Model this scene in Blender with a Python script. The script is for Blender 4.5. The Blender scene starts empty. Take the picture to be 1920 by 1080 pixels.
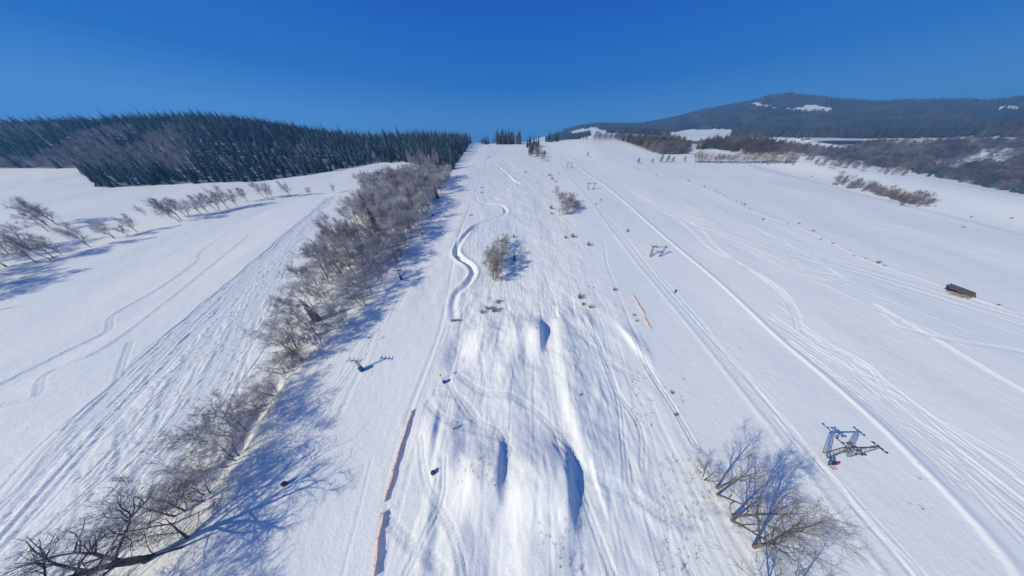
import bpy, math, random
import numpy as np
from mathutils import Vector, Matrix

# ---------------------------------------------------------------- camera, sky, sun, exposure
PITCH = math.radians(35.0)
FPX = 343.0                       # focal length in pixels of a 1920 px wide frame
SUN_EL = math.radians(29.0)
SUN_AZ = math.atan2(0.87, 0.49)   # shadows fall towards (+0.87, +0.49)
scene = bpy.context.scene
C = scene.collection
cam_d = bpy.data.cameras.new('camera')
cam = bpy.data.objects.new('camera', cam_d)
C.objects.link(cam)
cam.location = (0, 0, 0)
cam.rotation_euler = (math.pi / 2 - PITCH, 0, 0)
cam_d.sensor_width = 36.0
cam_d.lens = 36.0 * FPX / 1920.0
cam_d.clip_start = 0.5
cam_d.clip_end = 20000
scene.camera = cam

world = bpy.data.worlds.new('World')
scene.world = world
world.use_nodes = True
wn = world.node_tree.nodes
wl = world.node_tree.links
bgn = wn['Background']
sky = wn.new('ShaderNodeTexSky')
sky.sky_type = 'NISHITA'
sky.sun_disc = False
sky.sun_elevation = SUN_EL
sky.sun_rotation = SUN_AZ + math.pi
sky.altitude = 1500
sky.air_density = 1.0
sky.dust_density = 0.3
sky.ozone_density = 6.0
hs = wn.new('ShaderNodeHueSaturation')
hs.inputs['Saturation'].default_value = 0.75
wl.new(sky.outputs[0], hs.inputs['Color'])
# clear winter air: the sky away from the sun is a deep polarised blue, the side of the sun stays as the sky model gives it
tc = wn.new('ShaderNodeTexCoord'); nz = wn.new('ShaderNodeVectorMath'); nz.operation = 'NORMALIZE'
wl.new(tc.outputs['Generated'], nz.inputs[0])
sz_ = wn.new('ShaderNodeSeparateXYZ'); wl.new(nz.outputs[0], sz_.inputs[0])
rp = wn.new('ShaderNodeValToRGB'); wl.new(sz_.outputs['Z'], rp.inputs['Fac'])
els = rp.color_ramp.elements
els[0].position = 0.03; els[0].color = (.075, .265, .66, 1); els[1].position = 1.0; els[1].color = (.012, .085, .34, 1)
for p_, c_ in ((0.12, (.07, .27, .66)), (0.216, (.012, .155, .56)), (0.37, (.001, .088, .50))):
    e_ = els.new(p_); e_.color = (*c_, 1)
sc10 = wn.new('ShaderNodeVectorMath'); sc10.operation = 'SCALE'; sc10.inputs['Scale'].default_value = 10.0
wl.new(rp.outputs['Color'], sc10.inputs[0])
dt = wn.new('ShaderNodeVectorMath'); dt.operation = 'DOT_PRODUCT'; wl.new(nz.outputs[0], dt.inputs[0])
dt.inputs[1].default_value = (-0.87 * math.cos(SUN_EL), -0.49 * math.cos(SUN_EL), math.sin(SUN_EL))
mr_ = wn.new('ShaderNodeMapRange'); mr_.inputs[1].default_value = 0.55; mr_.inputs[2].default_value = 0.9; wl.new(dt.outputs['Value'], mr_.inputs[0])
mxs = wn.new('ShaderNodeMix'); mxs.data_type = 'RGBA'; mxs.clamp_factor = True
wl.new(mr_.outputs[0], mxs.inputs[0]); wl.new(sc10.outputs[0], mxs.inputs[6]); wl.new(hs.outputs[0], mxs.inputs[7])
wl.new(mxs.outputs[2], bgn.inputs['Color'])
bgn.inputs['Strength'].default_value = 0.10

sun_d = bpy.data.lights.new('sun', 'SUN')
sun_d.energy = 4.1
sun_d.angle = math.radians(0.5)
sun_d.color = (1.0, 0.945, 0.74)
sun = bpy.data.objects.new('sun', sun_d)
C.objects.link(sun)
ldir = Vector((0.87 * math.cos(SUN_EL), 0.49 * math.cos(SUN_EL), -math.sin(SUN_EL))).normalized()
sun.rotation_euler = ldir.to_track_quat('-Z', 'Y').to_euler()
sun.location = (-60, -40, 60)

vs = scene.view_settings
vs.view_transform = 'Standard'
vs.look = 'None'
vs.exposure = 0.0
vs.gamma = 1.0
vs.use_curve_mapping = False
scene.cycles.max_bounces = 5
scene.cycles.diffuse_bounces = 3
scene.cycles.volume_bounces = 0
scene.cycles.transparent_max_bounces = 4

rnd = random.Random(7)
npr = np.random.default_rng(11)

# ---------------------------------------------------------------- small maths
def smooth(a, b, x):
    t = np.clip((np.asarray(x, float) - a) / (b - a), 0, 1)
    return t * t * (3 - 2 * t)

def _hash(i, j, s):
    n = np.sin(i * 127.1 + j * 311.7 + s * 74.7) * 43758.5453
    return n - np.floor(n)

def vnoise(x, y, s=0.0):
    x = np.asarray(x, float); y = np.asarray(y, float)
    i = np.floor(x); j = np.floor(y)
    u = x - i; v = y - j
    u = u * u * (3 - 2 * u); v = v * v * (3 - 2 * v)
    a = _hash(i, j, s); b = _hash(i + 1, j, s); c = _hash(i, j + 1, s); d = _hash(i + 1, j + 1, s)
    return (a * (1 - u) + b * u) * (1 - v) + (c * (1 - u) + d * u) * v

def fbm(x, y, s=0.0, n=3):
    t = 0; a = 1.0; k = 0
    for o in range(n):
        t = t + a * (vnoise(x * 2 ** o, y * 2 ** o, s + o) - 0.5); k += a; a *= 0.5
    return t / k

cP, sP = math.cos(PITCH), math.sin(PITCH)
def pdir(px, py):
    xc = (np.asarray(px, float) - 960) / FPX; yc = (540 - np.asarray(py, float)) / FPX
    return xc, cP + yc * sP, -sP + yc * cP
def project(x, y, z):
    Z = y * cP - z * sP
    Z = np.where(np.abs(Z) < 1e-3, 1e-3, Z)
    return 960 + FPX * x / Z, 540 - FPX * (y * sP + z * cP) / Z, Z

# ---------------------------------------------------------------- the lie of the land
SKYL = [(700, 290), (960, 282), (1000, 262), (1040, 250), (1085, 239), (1115, 234), (1200, 235), (1260, 224), (1320, 209), (1400, 195), (1440, 184),
        (1475, 180), (1510, 184), (1560, 190), (1640, 197), (1700, 194), (1800, 194), (1850, 196), (1920, 188), (2300, 150)]
_sk = [(math.degrees(math.atan2(*[float(v) for v in pdir(a, b)[:2]])), float(pdir(a, b)[2] / math.hypot(pdir(a, b)[0], pdir(a, b)[1]))) for a, b in SKYL]
SK_AZ = [a for a, b in _sk]; SK_T = [b for a, b in _sk]

def Z0(x, y):
    x = np.asarray(x, float); y = np.asarray(y, float)
    k = smooth(-70, -250, x)
    Yc = 535 - 140 * k - 30 * smooth(0, -60, x)
    s = y - 1.18 * 30 * np.logaddexp(0, (y - Yc) / 30)
    z = -56 + 0.175 * s
    ye = np.interp(x, [-900, -640, -529, -389, -267, -187, -146, -109, -68], [290, 272, 267, 200, 215, 299, 300, 275, 255])
    B = np.interp(x, [-900, -640, -560, -480, -303, -181, -100, -60], [40, 43, 46, 44, 22, 19, 6, 0])
    z = z + B * smooth(0, 150, y - ye)
    z = z - 2.5 * smooth(303, 322, x) + 6.5 * smooth(322, 392, x) - 30 * smooth(398, 520, x)
    # gentle undulation of the fields
    far = smooth(100, 220, np.abs(x))
    z = z + far * 2.2 * fbm(x / 90, y / 90, 3.0, 2)
    z = z + 5.0 * smooth(60, 150, x) * smooth(230, 420, y)
    # far side: valley, foothills and mountain
    r = np.hypot(x, y); az = np.degrees(np.arctan2(x, np.maximum(y, 1e-3)))
    E0 = np.interp(az, [0, 15, 20, 30, 40, 52, 62, 70, 80], [.03, .055, .05, .035, .005, -.03, -.06, -.075, -.09])
    E1 = np.interp(az, [0, 20, 40, 60, 70, 80], [.03, .085, .066, .042, .03, .02])
    E2 = np.interp(az, SK_AZ, SK_T)
    E = E0 + (E1 - E0) * smooth(480, 1300, r) + (E2 - E1) * smooth(1250, 2550, r)
    E = E + 0.012 * fbm(x / 260, y / 260, 9.0, 3) * smooth(600, 1100, r) * smooth(2500, 1700, r)
    zf = r * E - 0.25 * np.maximum(r - 2600, 0)
    Yf = np.interp(x, [-1000, 60, 120, 181, 240, 300, 440], [900, 660, 640, 600, 440, 425, 400])
    w = smooth(0, 170, np.maximum(x - 405, y - Yf))
    return z * (1 - w) + zf * w

TS = np.concatenate([np.linspace(20, 120, 60), 120 * 1.03 ** np.arange(1, 130)])
def ground_at(px, py):
    """points of the ground seen in the photo at px, py (1920x1080)"""
    px = np.atleast_1d(np.asarray(px, float)); py = np.atleast_1d(np.asarray(py, float))
    dx, dy, dz = pdir(px, py)
    out = np.zeros((len(px), 3))
    T = TS[None, :]
    gap = dz[:, None] * T - Z0(dx[:, None] * T, dy[:, None] * T)
    for i in range(len(px)):
        neg = np.where(gap[i] < 0)[0]
        k = neg[0] if len(neg) else len(TS) - 1
        a, b = TS[max(k - 1, 0)], TS[k]
        for _ in range(22):
            m = 0.5 * (a + b)
            if dz[i] * m - Z0(dx[i] * m, dy[i] * m) < 0: b = m
            else: a = m
        out[i] = (dx[i] * a, dy[i] * a, dz[i] * a)
    return out

# ---------------------------------------------------------------- grid of the snow ground
def axis(lo, a, b, hi, step, ra, rb):
    mid = list(np.arange(a, b, step))
    left = []; v = a; s = step
    while v > lo: s *= ra; v -= s; left.append(v)
    right = []; v = mid[-1]; s = step
    while v < hi: s *= rb; v += s; right.append(v)
    return np.array(left[::-1] + mid + right)
GX = axis(-950, -165, 150, 3350, 0.30, 1.022, 1.014)
GY = axis(-130, -28, 75, 3300, 0.42, 1.05, 1.0125)
XX, YY = np.meshgrid(GX, GY)
ZZ = Z0(XX, YY)
near = (np.abs(XX) < 420) & (YY < 620)

def smoothline(pts, step=0.35):
    """Catmull-Rom through world points, resampled"""
    P = np.array(pts, float)[:, :2]
    if len(P) < 3:
        n = max(2, int(np.hypot(*(P[1] - P[0])) / step)); u = np.linspace(0, 1, n)[:, None]
        return P[0] * (1 - u) + P[1] * u
    Q = np.vstack([2 * P[0] - P[1], P, 2 * P[-1] - P[-2]])
    out = []
    for i in range(1, len(Q) - 2):
        p0, p1, p2, p3 = Q[i - 1:i + 3]
        n = max(2, int(np.hypot(*(p2 - p1)) / step))
        t = np.linspace(0, 1, n, endpoint=False)[:, None]
        out.append(0.5 * (2 * p1 + (p2 - p0) * t + (2 * p0 - 5 * p1 + 4 * p2 - p3) * t ** 2 + (3 * p1 - p0 - 3 * p2 + p3) * t ** 3))
    out.append(P[-1:])
    return np.vstack(out)

TRK = np.zeros_like(ZZ)
def stamp(line, reach, prof, side=False, amp=None, buf=False):
    """carve a profile prof(distance) along a line into the grid"""
    D = {}
    lo_x, hi_x = line[:, 0].min() - reach, line[:, 0].max() + reach
    lo_y, hi_y = line[:, 1].min() - reach, line[:, 1].max() + reach
    i0, i1 = np.searchsorted(GX, (lo_x, hi_x)); j0, j1 = np.searchsorted(GY, (lo_y, hi_y))
    i0 = max(i0 - 1, 0); j0 = max(j0 - 1, 0)
    if i1 <= i0 or j1 <= j0: return
    sub = np.full((j1 - j0, i1 - i0), 1e9); sd = np.zeros_like(sub); near_i = np.zeros(sub.shape, int)
    n = len(line)
    tang = np.gradient(line, axis=0)
    for q in range(n):
        x, y = line[q]
        a0, a1 = np.searchsorted(GX, (x - reach, x + reach)); b0, b1 = np.searchsorted(GY, (y - reach, y + reach))
        a0 = max(a0, i0); b0 = max(b0, j0); a1 = min(a1, i1); b1 = min(b1, j1)
        if a1 <= a0 or b1 <= b0: continue
        ddx = GX[a0:a1][None, :] - x; ddy = GY[b0:b1][:, None] - y
        d = np.sqrt(ddx ** 2 + ddy ** 2)
        S = sub[b0 - j0:b1 - j0, a0 - i0:a1 - i0]
        m = d < S
        S[m] = d[m]
        if amp is not None: near_i[b0 - j0:b1 - j0, a0 - i0:a1 - i0][m] = q
        if side:
            c = np.broadcast_to(tang[q, 0] * ddy - tang[q, 1] * ddx, d.shape)
            sd[b0 - j0:b1 - j0, a0 - i0:a1 - i0][m] = c[m]
    hit = sub < reach
    dist = np.where(hit, sub, reach)
    if side: dist = np.sign(sd) * dist
    v = prof(dist)
    if amp is not None: v = v * np.interp(near_i / max(n - 1, 1), np.linspace(0, 1, len(amp)), amp)
    v = np.where(hit, v, 0)
    if buf:
        B = TRK[j0:j1, i0:i1]; m = np.abs(v) > np.abs(B); B[m] = v[m]
    else: ZZ[j0:j1, i0:i1] += v

def W(pxs):
    a = np.array(pxs, float)
    return ground_at(a[:, 0], a[:, 1])

def groove(depth, w):
    return lambda d: -depth * np.exp(-(d / w) ** 2) + 0.30 * depth * np.exp(-((d - 1.9 * w) / (0.7 * w)) ** 2)
def ridge(h, w):
    return lambda d: h * np.exp(-(d / w) ** 2)

# broad mounds of the fun park: (px, py, half width x, half width y, height, steepness of the right side, turn)
def mound(px, py, rx, ry, h, right=0.35, rot=0.0, left=1.0):
    g = ground_at([px], [py])[0]
    c, s = math.cos(rot), math.sin(rot)
    u = (XX - g[0]) * c + (YY - g[1]) * s; v = -(XX - g[0]) * s + (YY - g[1]) * c
    u = np.where(u > 0, u / (rx * right), u / (rx * left)); v = v / ry
    q = u * u + np.abs(v) ** 2.4
    ZZ[:] += h * np.exp(-q * 1.2) * (q < 6)

mound(1056, 912, 11, 6.2, 3.5, 0.21, -0.16)
mound(1000, 1050, 6, 12, 0.9, 0.9, 0.0)
mound(932, 886, 9, 4.6, 1.9, 0.15, 0.0)
mound(890, 915, 6, 5.5, 0.9, 0.8, 0.0, 0.5)
mound(1010, 630, 7.0, 5.6, 3.1, 0.24, -0.12)
mound(968, 640, 4.0, 9, 1.3, 0.5, 0.1)
mound(905, 640, 5, 7, 1.4, 1.6, -0.2, 0.7)
mound(860, 655, 3.0, 5, -1.1, 1.0)
mound(950, 700, 4, 9, 0.9, 0.7, 0.15)
mound(812, 812, 3.6, 4.5, 0.9, 0.25, 0.08)
mound(835, 830, 2.5, 6, 1.0, 1.5, 0.08)
mound(1185, 640, 2.5, 7, 0.9, 1.2, 0.25, 0.4)
mound(1100, 600, 5, 4, 1.0, 0.4, 0.0)
mound(930, 985, 3, 7, -0.5, 1.0)
mound(800, 1000, 2.0, 7, 0.35, 0.6, 0.1)
mound(855, 1010, 2.5, 5, 0.5, 0.8, 0.1)
# bank right of the first jump, facing the sun
def bank(d): return np.where(d < 0, 1.5 * np.exp(-(d / 2.2) ** 2), 1.5 * np.exp(-(d / 5.5) ** 2))
stamp(smoothline(W([(1047, 605), (1052, 650), (1062, 710), (1078, 780), (1100, 850)])), 9, bank, side=True)
# banked snow run snaking down beside the left piste
snake = smoothline(W([(922, 292), (912, 300), (930, 310), (962, 338), (972, 345), (950, 352), (915, 358), (896, 366), (893, 374), (908, 383), (940, 386), (948, 398), (930, 410),
                      (890, 425), (866, 450), (856, 470), (862, 484), (880, 496), (888, 512), (876, 532), (858, 548), (850, 570), (852, 596)]))
stamp(snake, 6.0, lambda d: -1.4 * np.exp(-(d / 1.1) ** 2) + 0.45 * np.exp(-((d - 2.2) / 0.9) ** 2), amp=[.4, .8, .5, .2, .5, .3, .2, .3, .25, .55, .4, .5, .25, .8, .9, .7, .2, .15, .7, .9, .5, .1, .15, .1, .3, .6, .5, .25, .35, .9, 1, .7, .4, .9, 1, .7, .9, .4, .2])
ZZ += smooth(-60, -45, XX) * smooth(10, -5, XX) * smooth(40, 60, YY) * smooth(330, 200, YY) * 0.5 * fbm(XX / 5, YY / 8, 51.0, 3)
stamp(smoothline(W([(925, 282), (945, 300), (970, 318), (1000, 330)])), 3, groove(0.4, 0.8))
# snow wall along the right edge of the right piste
RID = W([(1062, 290), (1090, 318), (1130, 346), (1170, 378), (1240, 440), (1330, 515), (1400, 580), (1460, 635), (1550, 710), (1640, 790), (1720, 870), (1800, 952), (1870, 1030), (1930, 1110)])
stamp(smoothline(RID), 5, lambda d: np.where(d > 0, 0.36 * np.exp(-(d / 1.4) ** 2), 0.36 * np.exp(-(d / 0.6) ** 2)), side=True)
stamp(smoothline(W([(1180, 300), (1230, 325), (1290, 342), (1400, 392), (1520, 436), (1620, 485), (1750, 530), (1900, 585)])), 3, ridge(0.25, 0.7))
# stepped edges of the pistes
for pts, h in (([(915, 300), (900, 340), (872, 410), (858, 450), (845, 520), (832, 590), (815, 650), (780, 740), (762, 790)], 0.5),
               ([(1040, 400), (1120, 440), (1140, 500), (1180, 600), (1215, 680), (1260, 780), (1310, 880), (1370, 1000), (1420, 1080)], 0.35),
               ([(845, 350), (800, 420), (755, 500), (720, 570), (690, 660), (640, 770)], 0.3)):
    stamp(smoothline(W(pts)), 3.0, groove(h * 0.4, 0.6), amp=[.5, 1, .3, .9, .4, 1, .3, .8])
# steep little ditch along the hedge
stamp(smoothline(W([(590, 650), (556, 684), (538, 700), (520, 712), (510, 738), (488, 768), (468, 800), (458, 822), (440, 850), (415, 885), (385, 930), (362, 975), (330, 1010)])), 6,
      lambda d: -1.35 * np.exp(-(d / 1.5) ** 2) + 0.06 * np.exp(-((d - 3.0) / 0.9) ** 2), amp=[0, .3, .5, .2, .8, .4, 1, .7, 1, .5, .15, .1, .1])
# shallow hollows of the rough middle part
mid = smooth(-26, -16, XX) * smooth(48, 34, XX) * smooth(420, 200, YY)
ZZ += mid * (0.75 * fbm(XX / 8, YY / 11, 5.0, 3) + 0.16 * fbm(XX / 1.8, YY / 3, 15.0, 2))
ZZ += smooth(200, 60, np.abs(XX)) * smooth(500, 100, YY) * (0.5 * fbm(XX / 22, YY / 26, 6.0, 2) + 0.02 * fbm(XX / 0.9, YY / 3.0, 8.0, 1))
ZZ += 0.5 * smooth(60, 120, np.abs(XX)) * fbm(XX / 14, YY / 30, 21.0, 2)

def pxline(pts, jit=0.0):
    g = W(pts)
    if jit:
        g[:, 0] += npr.normal(0, jit, len(g)); g[:, 1] += npr.normal(0, jit, len(g))
    return smoothline(g)
def offset(line, d):
    t = np.gradient(line, axis=0); n = np.stack([-t[:, 1], t[:, 0]], 1); n /= np.maximum(np.linalg.norm(n, axis=1)[:, None], 1e-6)
    return line + n * d
def track(pts, depth=0.16, w=0.26, gap=0.9, jit=0.0):
    l = pts if isinstance(pts, np.ndarray) else pxline(pts, jit)
    if gap:
        stamp(offset(l, gap / 2), 1.4, groove(depth, w), buf=True); stamp(offset(l, -gap / 2), 1.4, groove(depth, w), buf=True)
    else:
        stamp(l, 1.4, groove(depth, w), buf=True)
# left field: bundle of snowmobile and piste-machine tracks fanning down from the gap in the trees
for k in range(62):
    main = k < 26
    u = rnd.random() * 0.36 if main else rnd.uniform(0.25, 1)
    v = min(1, max(0, u + rnd.gauss(0, 0.04 if main else 0.12)))
    wob = rnd.choice([0.1, 0.3, 0.7]) if main else rnd.choice([0.8, 1.8, 3.0, 4.2])
    top = (628 - 14 * u, 368 + 5 * u); m1 = (500 + 45 * u, 470 + 12 * u); m2 = (330 + 130 * v, 610 + 20 * v); m3 = (120 + 240 * v, 800 + 10 * v); m4 = (-60 + 290 * v, 985 + 30 * v); m5 = (-160 + 280 * v, 1090 + 40 * v)
    pts = [top, ((top[0] + m1[0]) / 2, (top[1] + m1[1]) / 2 - 3), m1, ((m1[0] + m2[0]) / 2, (m1[1] + m2[1]) / 2), m2, ((m2[0] + m3[0]) / 2, (m2[1] + m3[1]) / 2), m3, m4, m5]
    s0 = rnd.choice([0, 0, 0, 1, 2]); s1 = rnd.choice([len(pts), len(pts), 7, 6])
    pts = pts[s0:s1]
    l = W(pts); l = smoothline(l)
    arc = np.arange(len(l)) * 0.35
    ph = rnd.random() * 6; wl_ = rnd.uniform(9, 34)
    l = offset(l, 0) + np.stack([np.sin(arc / wl_ * 6.28 + ph) * wob, np.zeros(len(l))], 1)
    track(l, rnd.uniform(0.14, 0.40) if main else rnd.uniform(0.16, 0.36), rnd.uniform(0.22, 0.34) if main else rnd.uniform(0.20, 0.28), rnd.choice([0, 0.9, 1.1, 1.8]))
for k in range(34):   # denser scribble in the lower right of that field
    a = rnd.uniform(0, 1)
    x0, y0 = 560 - 60 * a, 470 + 30 * a
    p = [(x0 + rnd.uniform(-15, 15), y0)]
    for q in range(1, 7):
        t = q / 6
        p.append((x0 - (150 + 170 * a) * t + rnd.uniform(-18, 18) * (0.5 + t), y0 + 400 * t ** 1.15))
    track(p, rnd.uniform(0.18, 0.34), rnd.uniform(0.19, 0.26), rnd.choice([0, 0.9]))
for p in ([(245, 640), (225, 700), (215, 760), (235, 800), (275, 828)], [(275, 828), (300, 870), (330, 890), (380, 893), (430, 885)], [(150, 860), (146, 830), (165, 790), (200, 760)],
          [(0, 720), (120, 660), (200, 620), (215, 590), (300, 540), (370, 490), (380, 470), (440, 430)], [(0, 760), (70, 740), (90, 700), (200, 650), (320, 560), (420, 480), (470, 440)],
          [(270, 810), (330, 780), (400, 700)], [(225, 800), (240, 850), (300, 880)], [(285, 835), (315, 800), (340, 840), (345, 870)]):
    track(p, 0.26, 0.24, 0.9)
stamp(pxline([(-30, 372), (10, 361), (38, 350), (58, 338), (66, 330), (48, 325)]), 6, groove(0.8, 1.8))
stamp(pxline([(66, 330), (85, 331), (110, 340), (130, 348)]), 3, groove(0.3, 0.8))
for p_ in ([(735, 318), (700, 340), (672, 356)], [(742, 320), (712, 340), (690, 354)], [(770, 322), (735, 342), (705, 356)]): track(p_, 0.35, 0.5, 0)
# right field: pale fan of tracks
for p in ([(1180, 360), (1250, 400), (1400, 443), (1520, 480), (1660, 520), (1800, 562), (1930, 602)], [(1190, 362), (1260, 398), (1410, 440), (1540, 480), (1680, 517), (1810, 558), (1930, 595)],
          [(1185, 372), (1260, 408), (1390, 450), (1500, 484), (1620, 515), (1780, 565), (1930, 615)],
          [(1200, 380), (1270, 412), (1330, 466), (1400, 502), (1460, 540), (1490, 580), (1500, 610), (1540, 640)], [(1230, 385), (1300, 420), (1350, 470), (1440, 530), (1480, 570), (1500, 620)],
          [(1330, 500), (1400, 478), (1440, 462), (1500, 448), (1560, 446), (1640, 432), (1720, 428)], [(1490, 488), (1500, 505), (1560, 515), (1600, 520)], [(1510, 518), (1560, 528), (1585, 524)],
          [(1655, 590), (1680, 610), (1740, 628), (1800, 640), (1920, 660)], [(1400, 420), (1500, 470), (1580, 520)], [(1500, 640), (1600, 700), (1650, 740), (1665, 755)], [(1530, 640), (1600, 670), (1640, 700), (1668, 755)],
          [(1640, 570), (1700, 605), (1760, 640), (1860, 700), (1940, 745)], [(1480, 640), (1560, 700), (1640, 760), (1720, 800), (1800, 850), (1930, 950)]):
    track(p, 0.20, 0.36, rnd.choice([0.9, 1.2]))
for k in range(34):
    a = rnd.random()
    x0 = 1420 + 230 * a + rnd.uniform(-40, 40); y0 = 585 + 175 * a + rnd.uniform(-10, 10)
    sp = rnd.uniform(0.42, 1.0)
    p = [(x0 + q * 75 + rnd.uniform(-8, 8), y0 + q * 75 * sp + rnd.uniform(-8, 8) + q * q * 2) for q in range(rnd.choice([4, 5, 6, 7]))]
    p = [(x, y) for x, y in p if x > 1180 + (y - 378) * 1.12 + 12]
    if len(p) > 2: track(p, rnd.uniform(0.06, 0.16), rnd.uniform(0.3, 0.5), rnd.choice([0, 0, 1.2]))
for k in range(22):
    a = rnd.uniform(-8, 22); s = rnd.uniform(0.8, 1.25)
    p = [(1190 + q * 90, 372 + a * (0.4 + q * 0.3) + q * 28 * s + rnd.uniform(-3, 3)) for q in range(rnd.choice([3, 5, 8, 9]))]
    track(p, rnd.uniform(0.08, 0.16), 0.34, 0)
# tracks in the middle part
for p in ([(815, 735), (860, 745), (900, 790), (935, 812), (950, 850)], [(840, 715), (880, 780), (935, 810)], [(860, 705), (905, 735), (960, 745), (1010, 775), (1060, 830), (1095, 885)],
          [(1100, 888), (1150, 915), (1200, 935), (1250, 970), (1310, 975)], [(1100, 892), (1160, 912), (1210, 945), (1260, 978), (1310, 982)], [(1110, 615), (1135, 670), (1160, 750), (1170, 860), (1175, 940)],
          [(1085, 590), (1120, 640), (1150, 720), (1200, 800), (1205, 880)], [(800, 755), (840, 790), (930, 818), (960, 850)], [(1040, 830), (1080, 900), (1120, 1000), (1150, 1080)], [(760, 1080), (800, 1000), (830, 930), (835, 860)],
          [(720, 960), (760, 1010), (800, 1040), (840, 1080)], [(790, 820), (800, 900), (850, 1000), (870, 1080)], [(1290, 955), (1330, 950), (1370, 958)],
          [(1190, 640), (1215, 690), (1260, 760), (1300, 830)], [(1100, 640), (1160, 690), (1200, 710)]):
    track(p, 0.24, 0.27, 0.8)
for k in range(190):
    x0 = rnd.uniform(-24, 40); y0 = rnd.uniform(-24, 120); L = rnd.uniform(10, 45)
    n = max(3, int(L / 6)); x = x0; pts = []
    drift = rnd.gauss(0, 0.10)
    for q in range(n + 1):
        pts.append((x, y0 + L * q / n, 0)); x += drift * L / n + rnd.gauss(0, 0.5)
    track(smoothline(pts), rnd.uniform(0.05, 0.13), rnd.uniform(0.18, 0.24), rnd.choice([0, 0.5]))
for k in range(22):   # crossing tracks between hedge and left piste
    x0 = rnd.uniform(-54, -44); y0 = rnd.uniform(4, 60)
    pts = [(x0 + q * rnd.uniform(0.2, 0.8) + rnd.uniform(-0.8, 0.8), y0 + q * 5, 0) for q in range(rnd.choice([4, 6, 8]))]
    track(smoothline(pts), 0.10, 0.2, 0)
for k in range(26):   # rough edge under the right-hand lift
    y0 = rnd.uniform(-12, 60); x0 = 66 + rnd.uniform(-1.5, 2.5)
    pts = [(x0 + rnd.uniform(-0.6, 0.6), y0 + q * 4, 0) for q in range(rnd.choice([3, 5, 8]))]
    track(smoothline(pts), 0.12, 0.22, 0)
stamp(smoothline([(66.5 + .6 * math.sin(y * .07), y, 0) for y in range(-24, 300, 6)]), 3, groove(0.12, 0.5))
stamp(smoothline([(62 + .5 * math.sin(y * .05), y, 0) for y in range(-24, 300, 6)]), 4, ridge(0.16, 0.8))

ZZ += smooth(-26, -16, XX) * smooth(36, 24, XX) * smooth(80, 50, YY) * (0.55 * fbm(XX / 2.6, YY / 3.4, 71.0, 3) + 0.10 * fbm(XX / 0.8, YY / 0.9, 72.0, 1))
ZZ += TRK
def height(x, y):
    i = int(np.clip(np.searchsorted(GX, x) - 1, 0, len(GX) - 2)); j = int(np.clip(np.searchsorted(GY, y) - 1, 0, len(GY) - 2))
    u = (x - GX[i]) / (GX[i + 1] - GX[i]); v = (y - GY[j]) / (GY[j + 1] - GY[j])
    return float((ZZ[j, i] * (1 - u) + ZZ[j, i + 1] * u) * (1 - v) + (ZZ[j + 1, i] * (1 - u) + ZZ[j + 1, i + 1] * u) * v)
def on(px, py):
    g = ground_at([px], [py])[0]
    return (float(g[0]), float(g[1]), height(g[0], g[1]))

# ---------------------------------------------------------------- materials
def mat(name, col, rough=0.8, noise=None, metal=0.0, spec=0.3):
    """noise = (scale, second colour, low, high)"""
    m = bpy.data.materials.new(name); m.use_nodes = True
    n = m.node_tree.nodes; l = m.node_tree.links; b = n['Principled BSDF']
    b.inputs['Roughness'].default_value = rough; b.inputs['Metallic'].default_value = metal
    b.inputs['Specular IOR Level'].default_value = spec
    b.inputs['Base Color'].default_value = (*col, 1)
    if noise:
        g = n.new('ShaderNodeNewGeometry'); t = n.new('ShaderNodeTexNoise'); t.inputs['Scale'].default_value = noise[0]; t.inputs['Detail'].default_value = 3
        r = n.new('ShaderNodeValToRGB'); r.color_ramp.elements[0].position = noise[2]; r.color_ramp.elements[1].position = noise[3]
        r.color_ramp.elements[0].color = (*col, 1); r.color_ramp.elements[1].color = (*noise[1], 1)
        l.new(g.outputs['Position'], t.inputs['Vector']); l.new(t.outputs['Fac'], r.inputs['Fac']); l.new(r.outputs['Color'], b.inputs['Base Color'])
    return m

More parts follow.
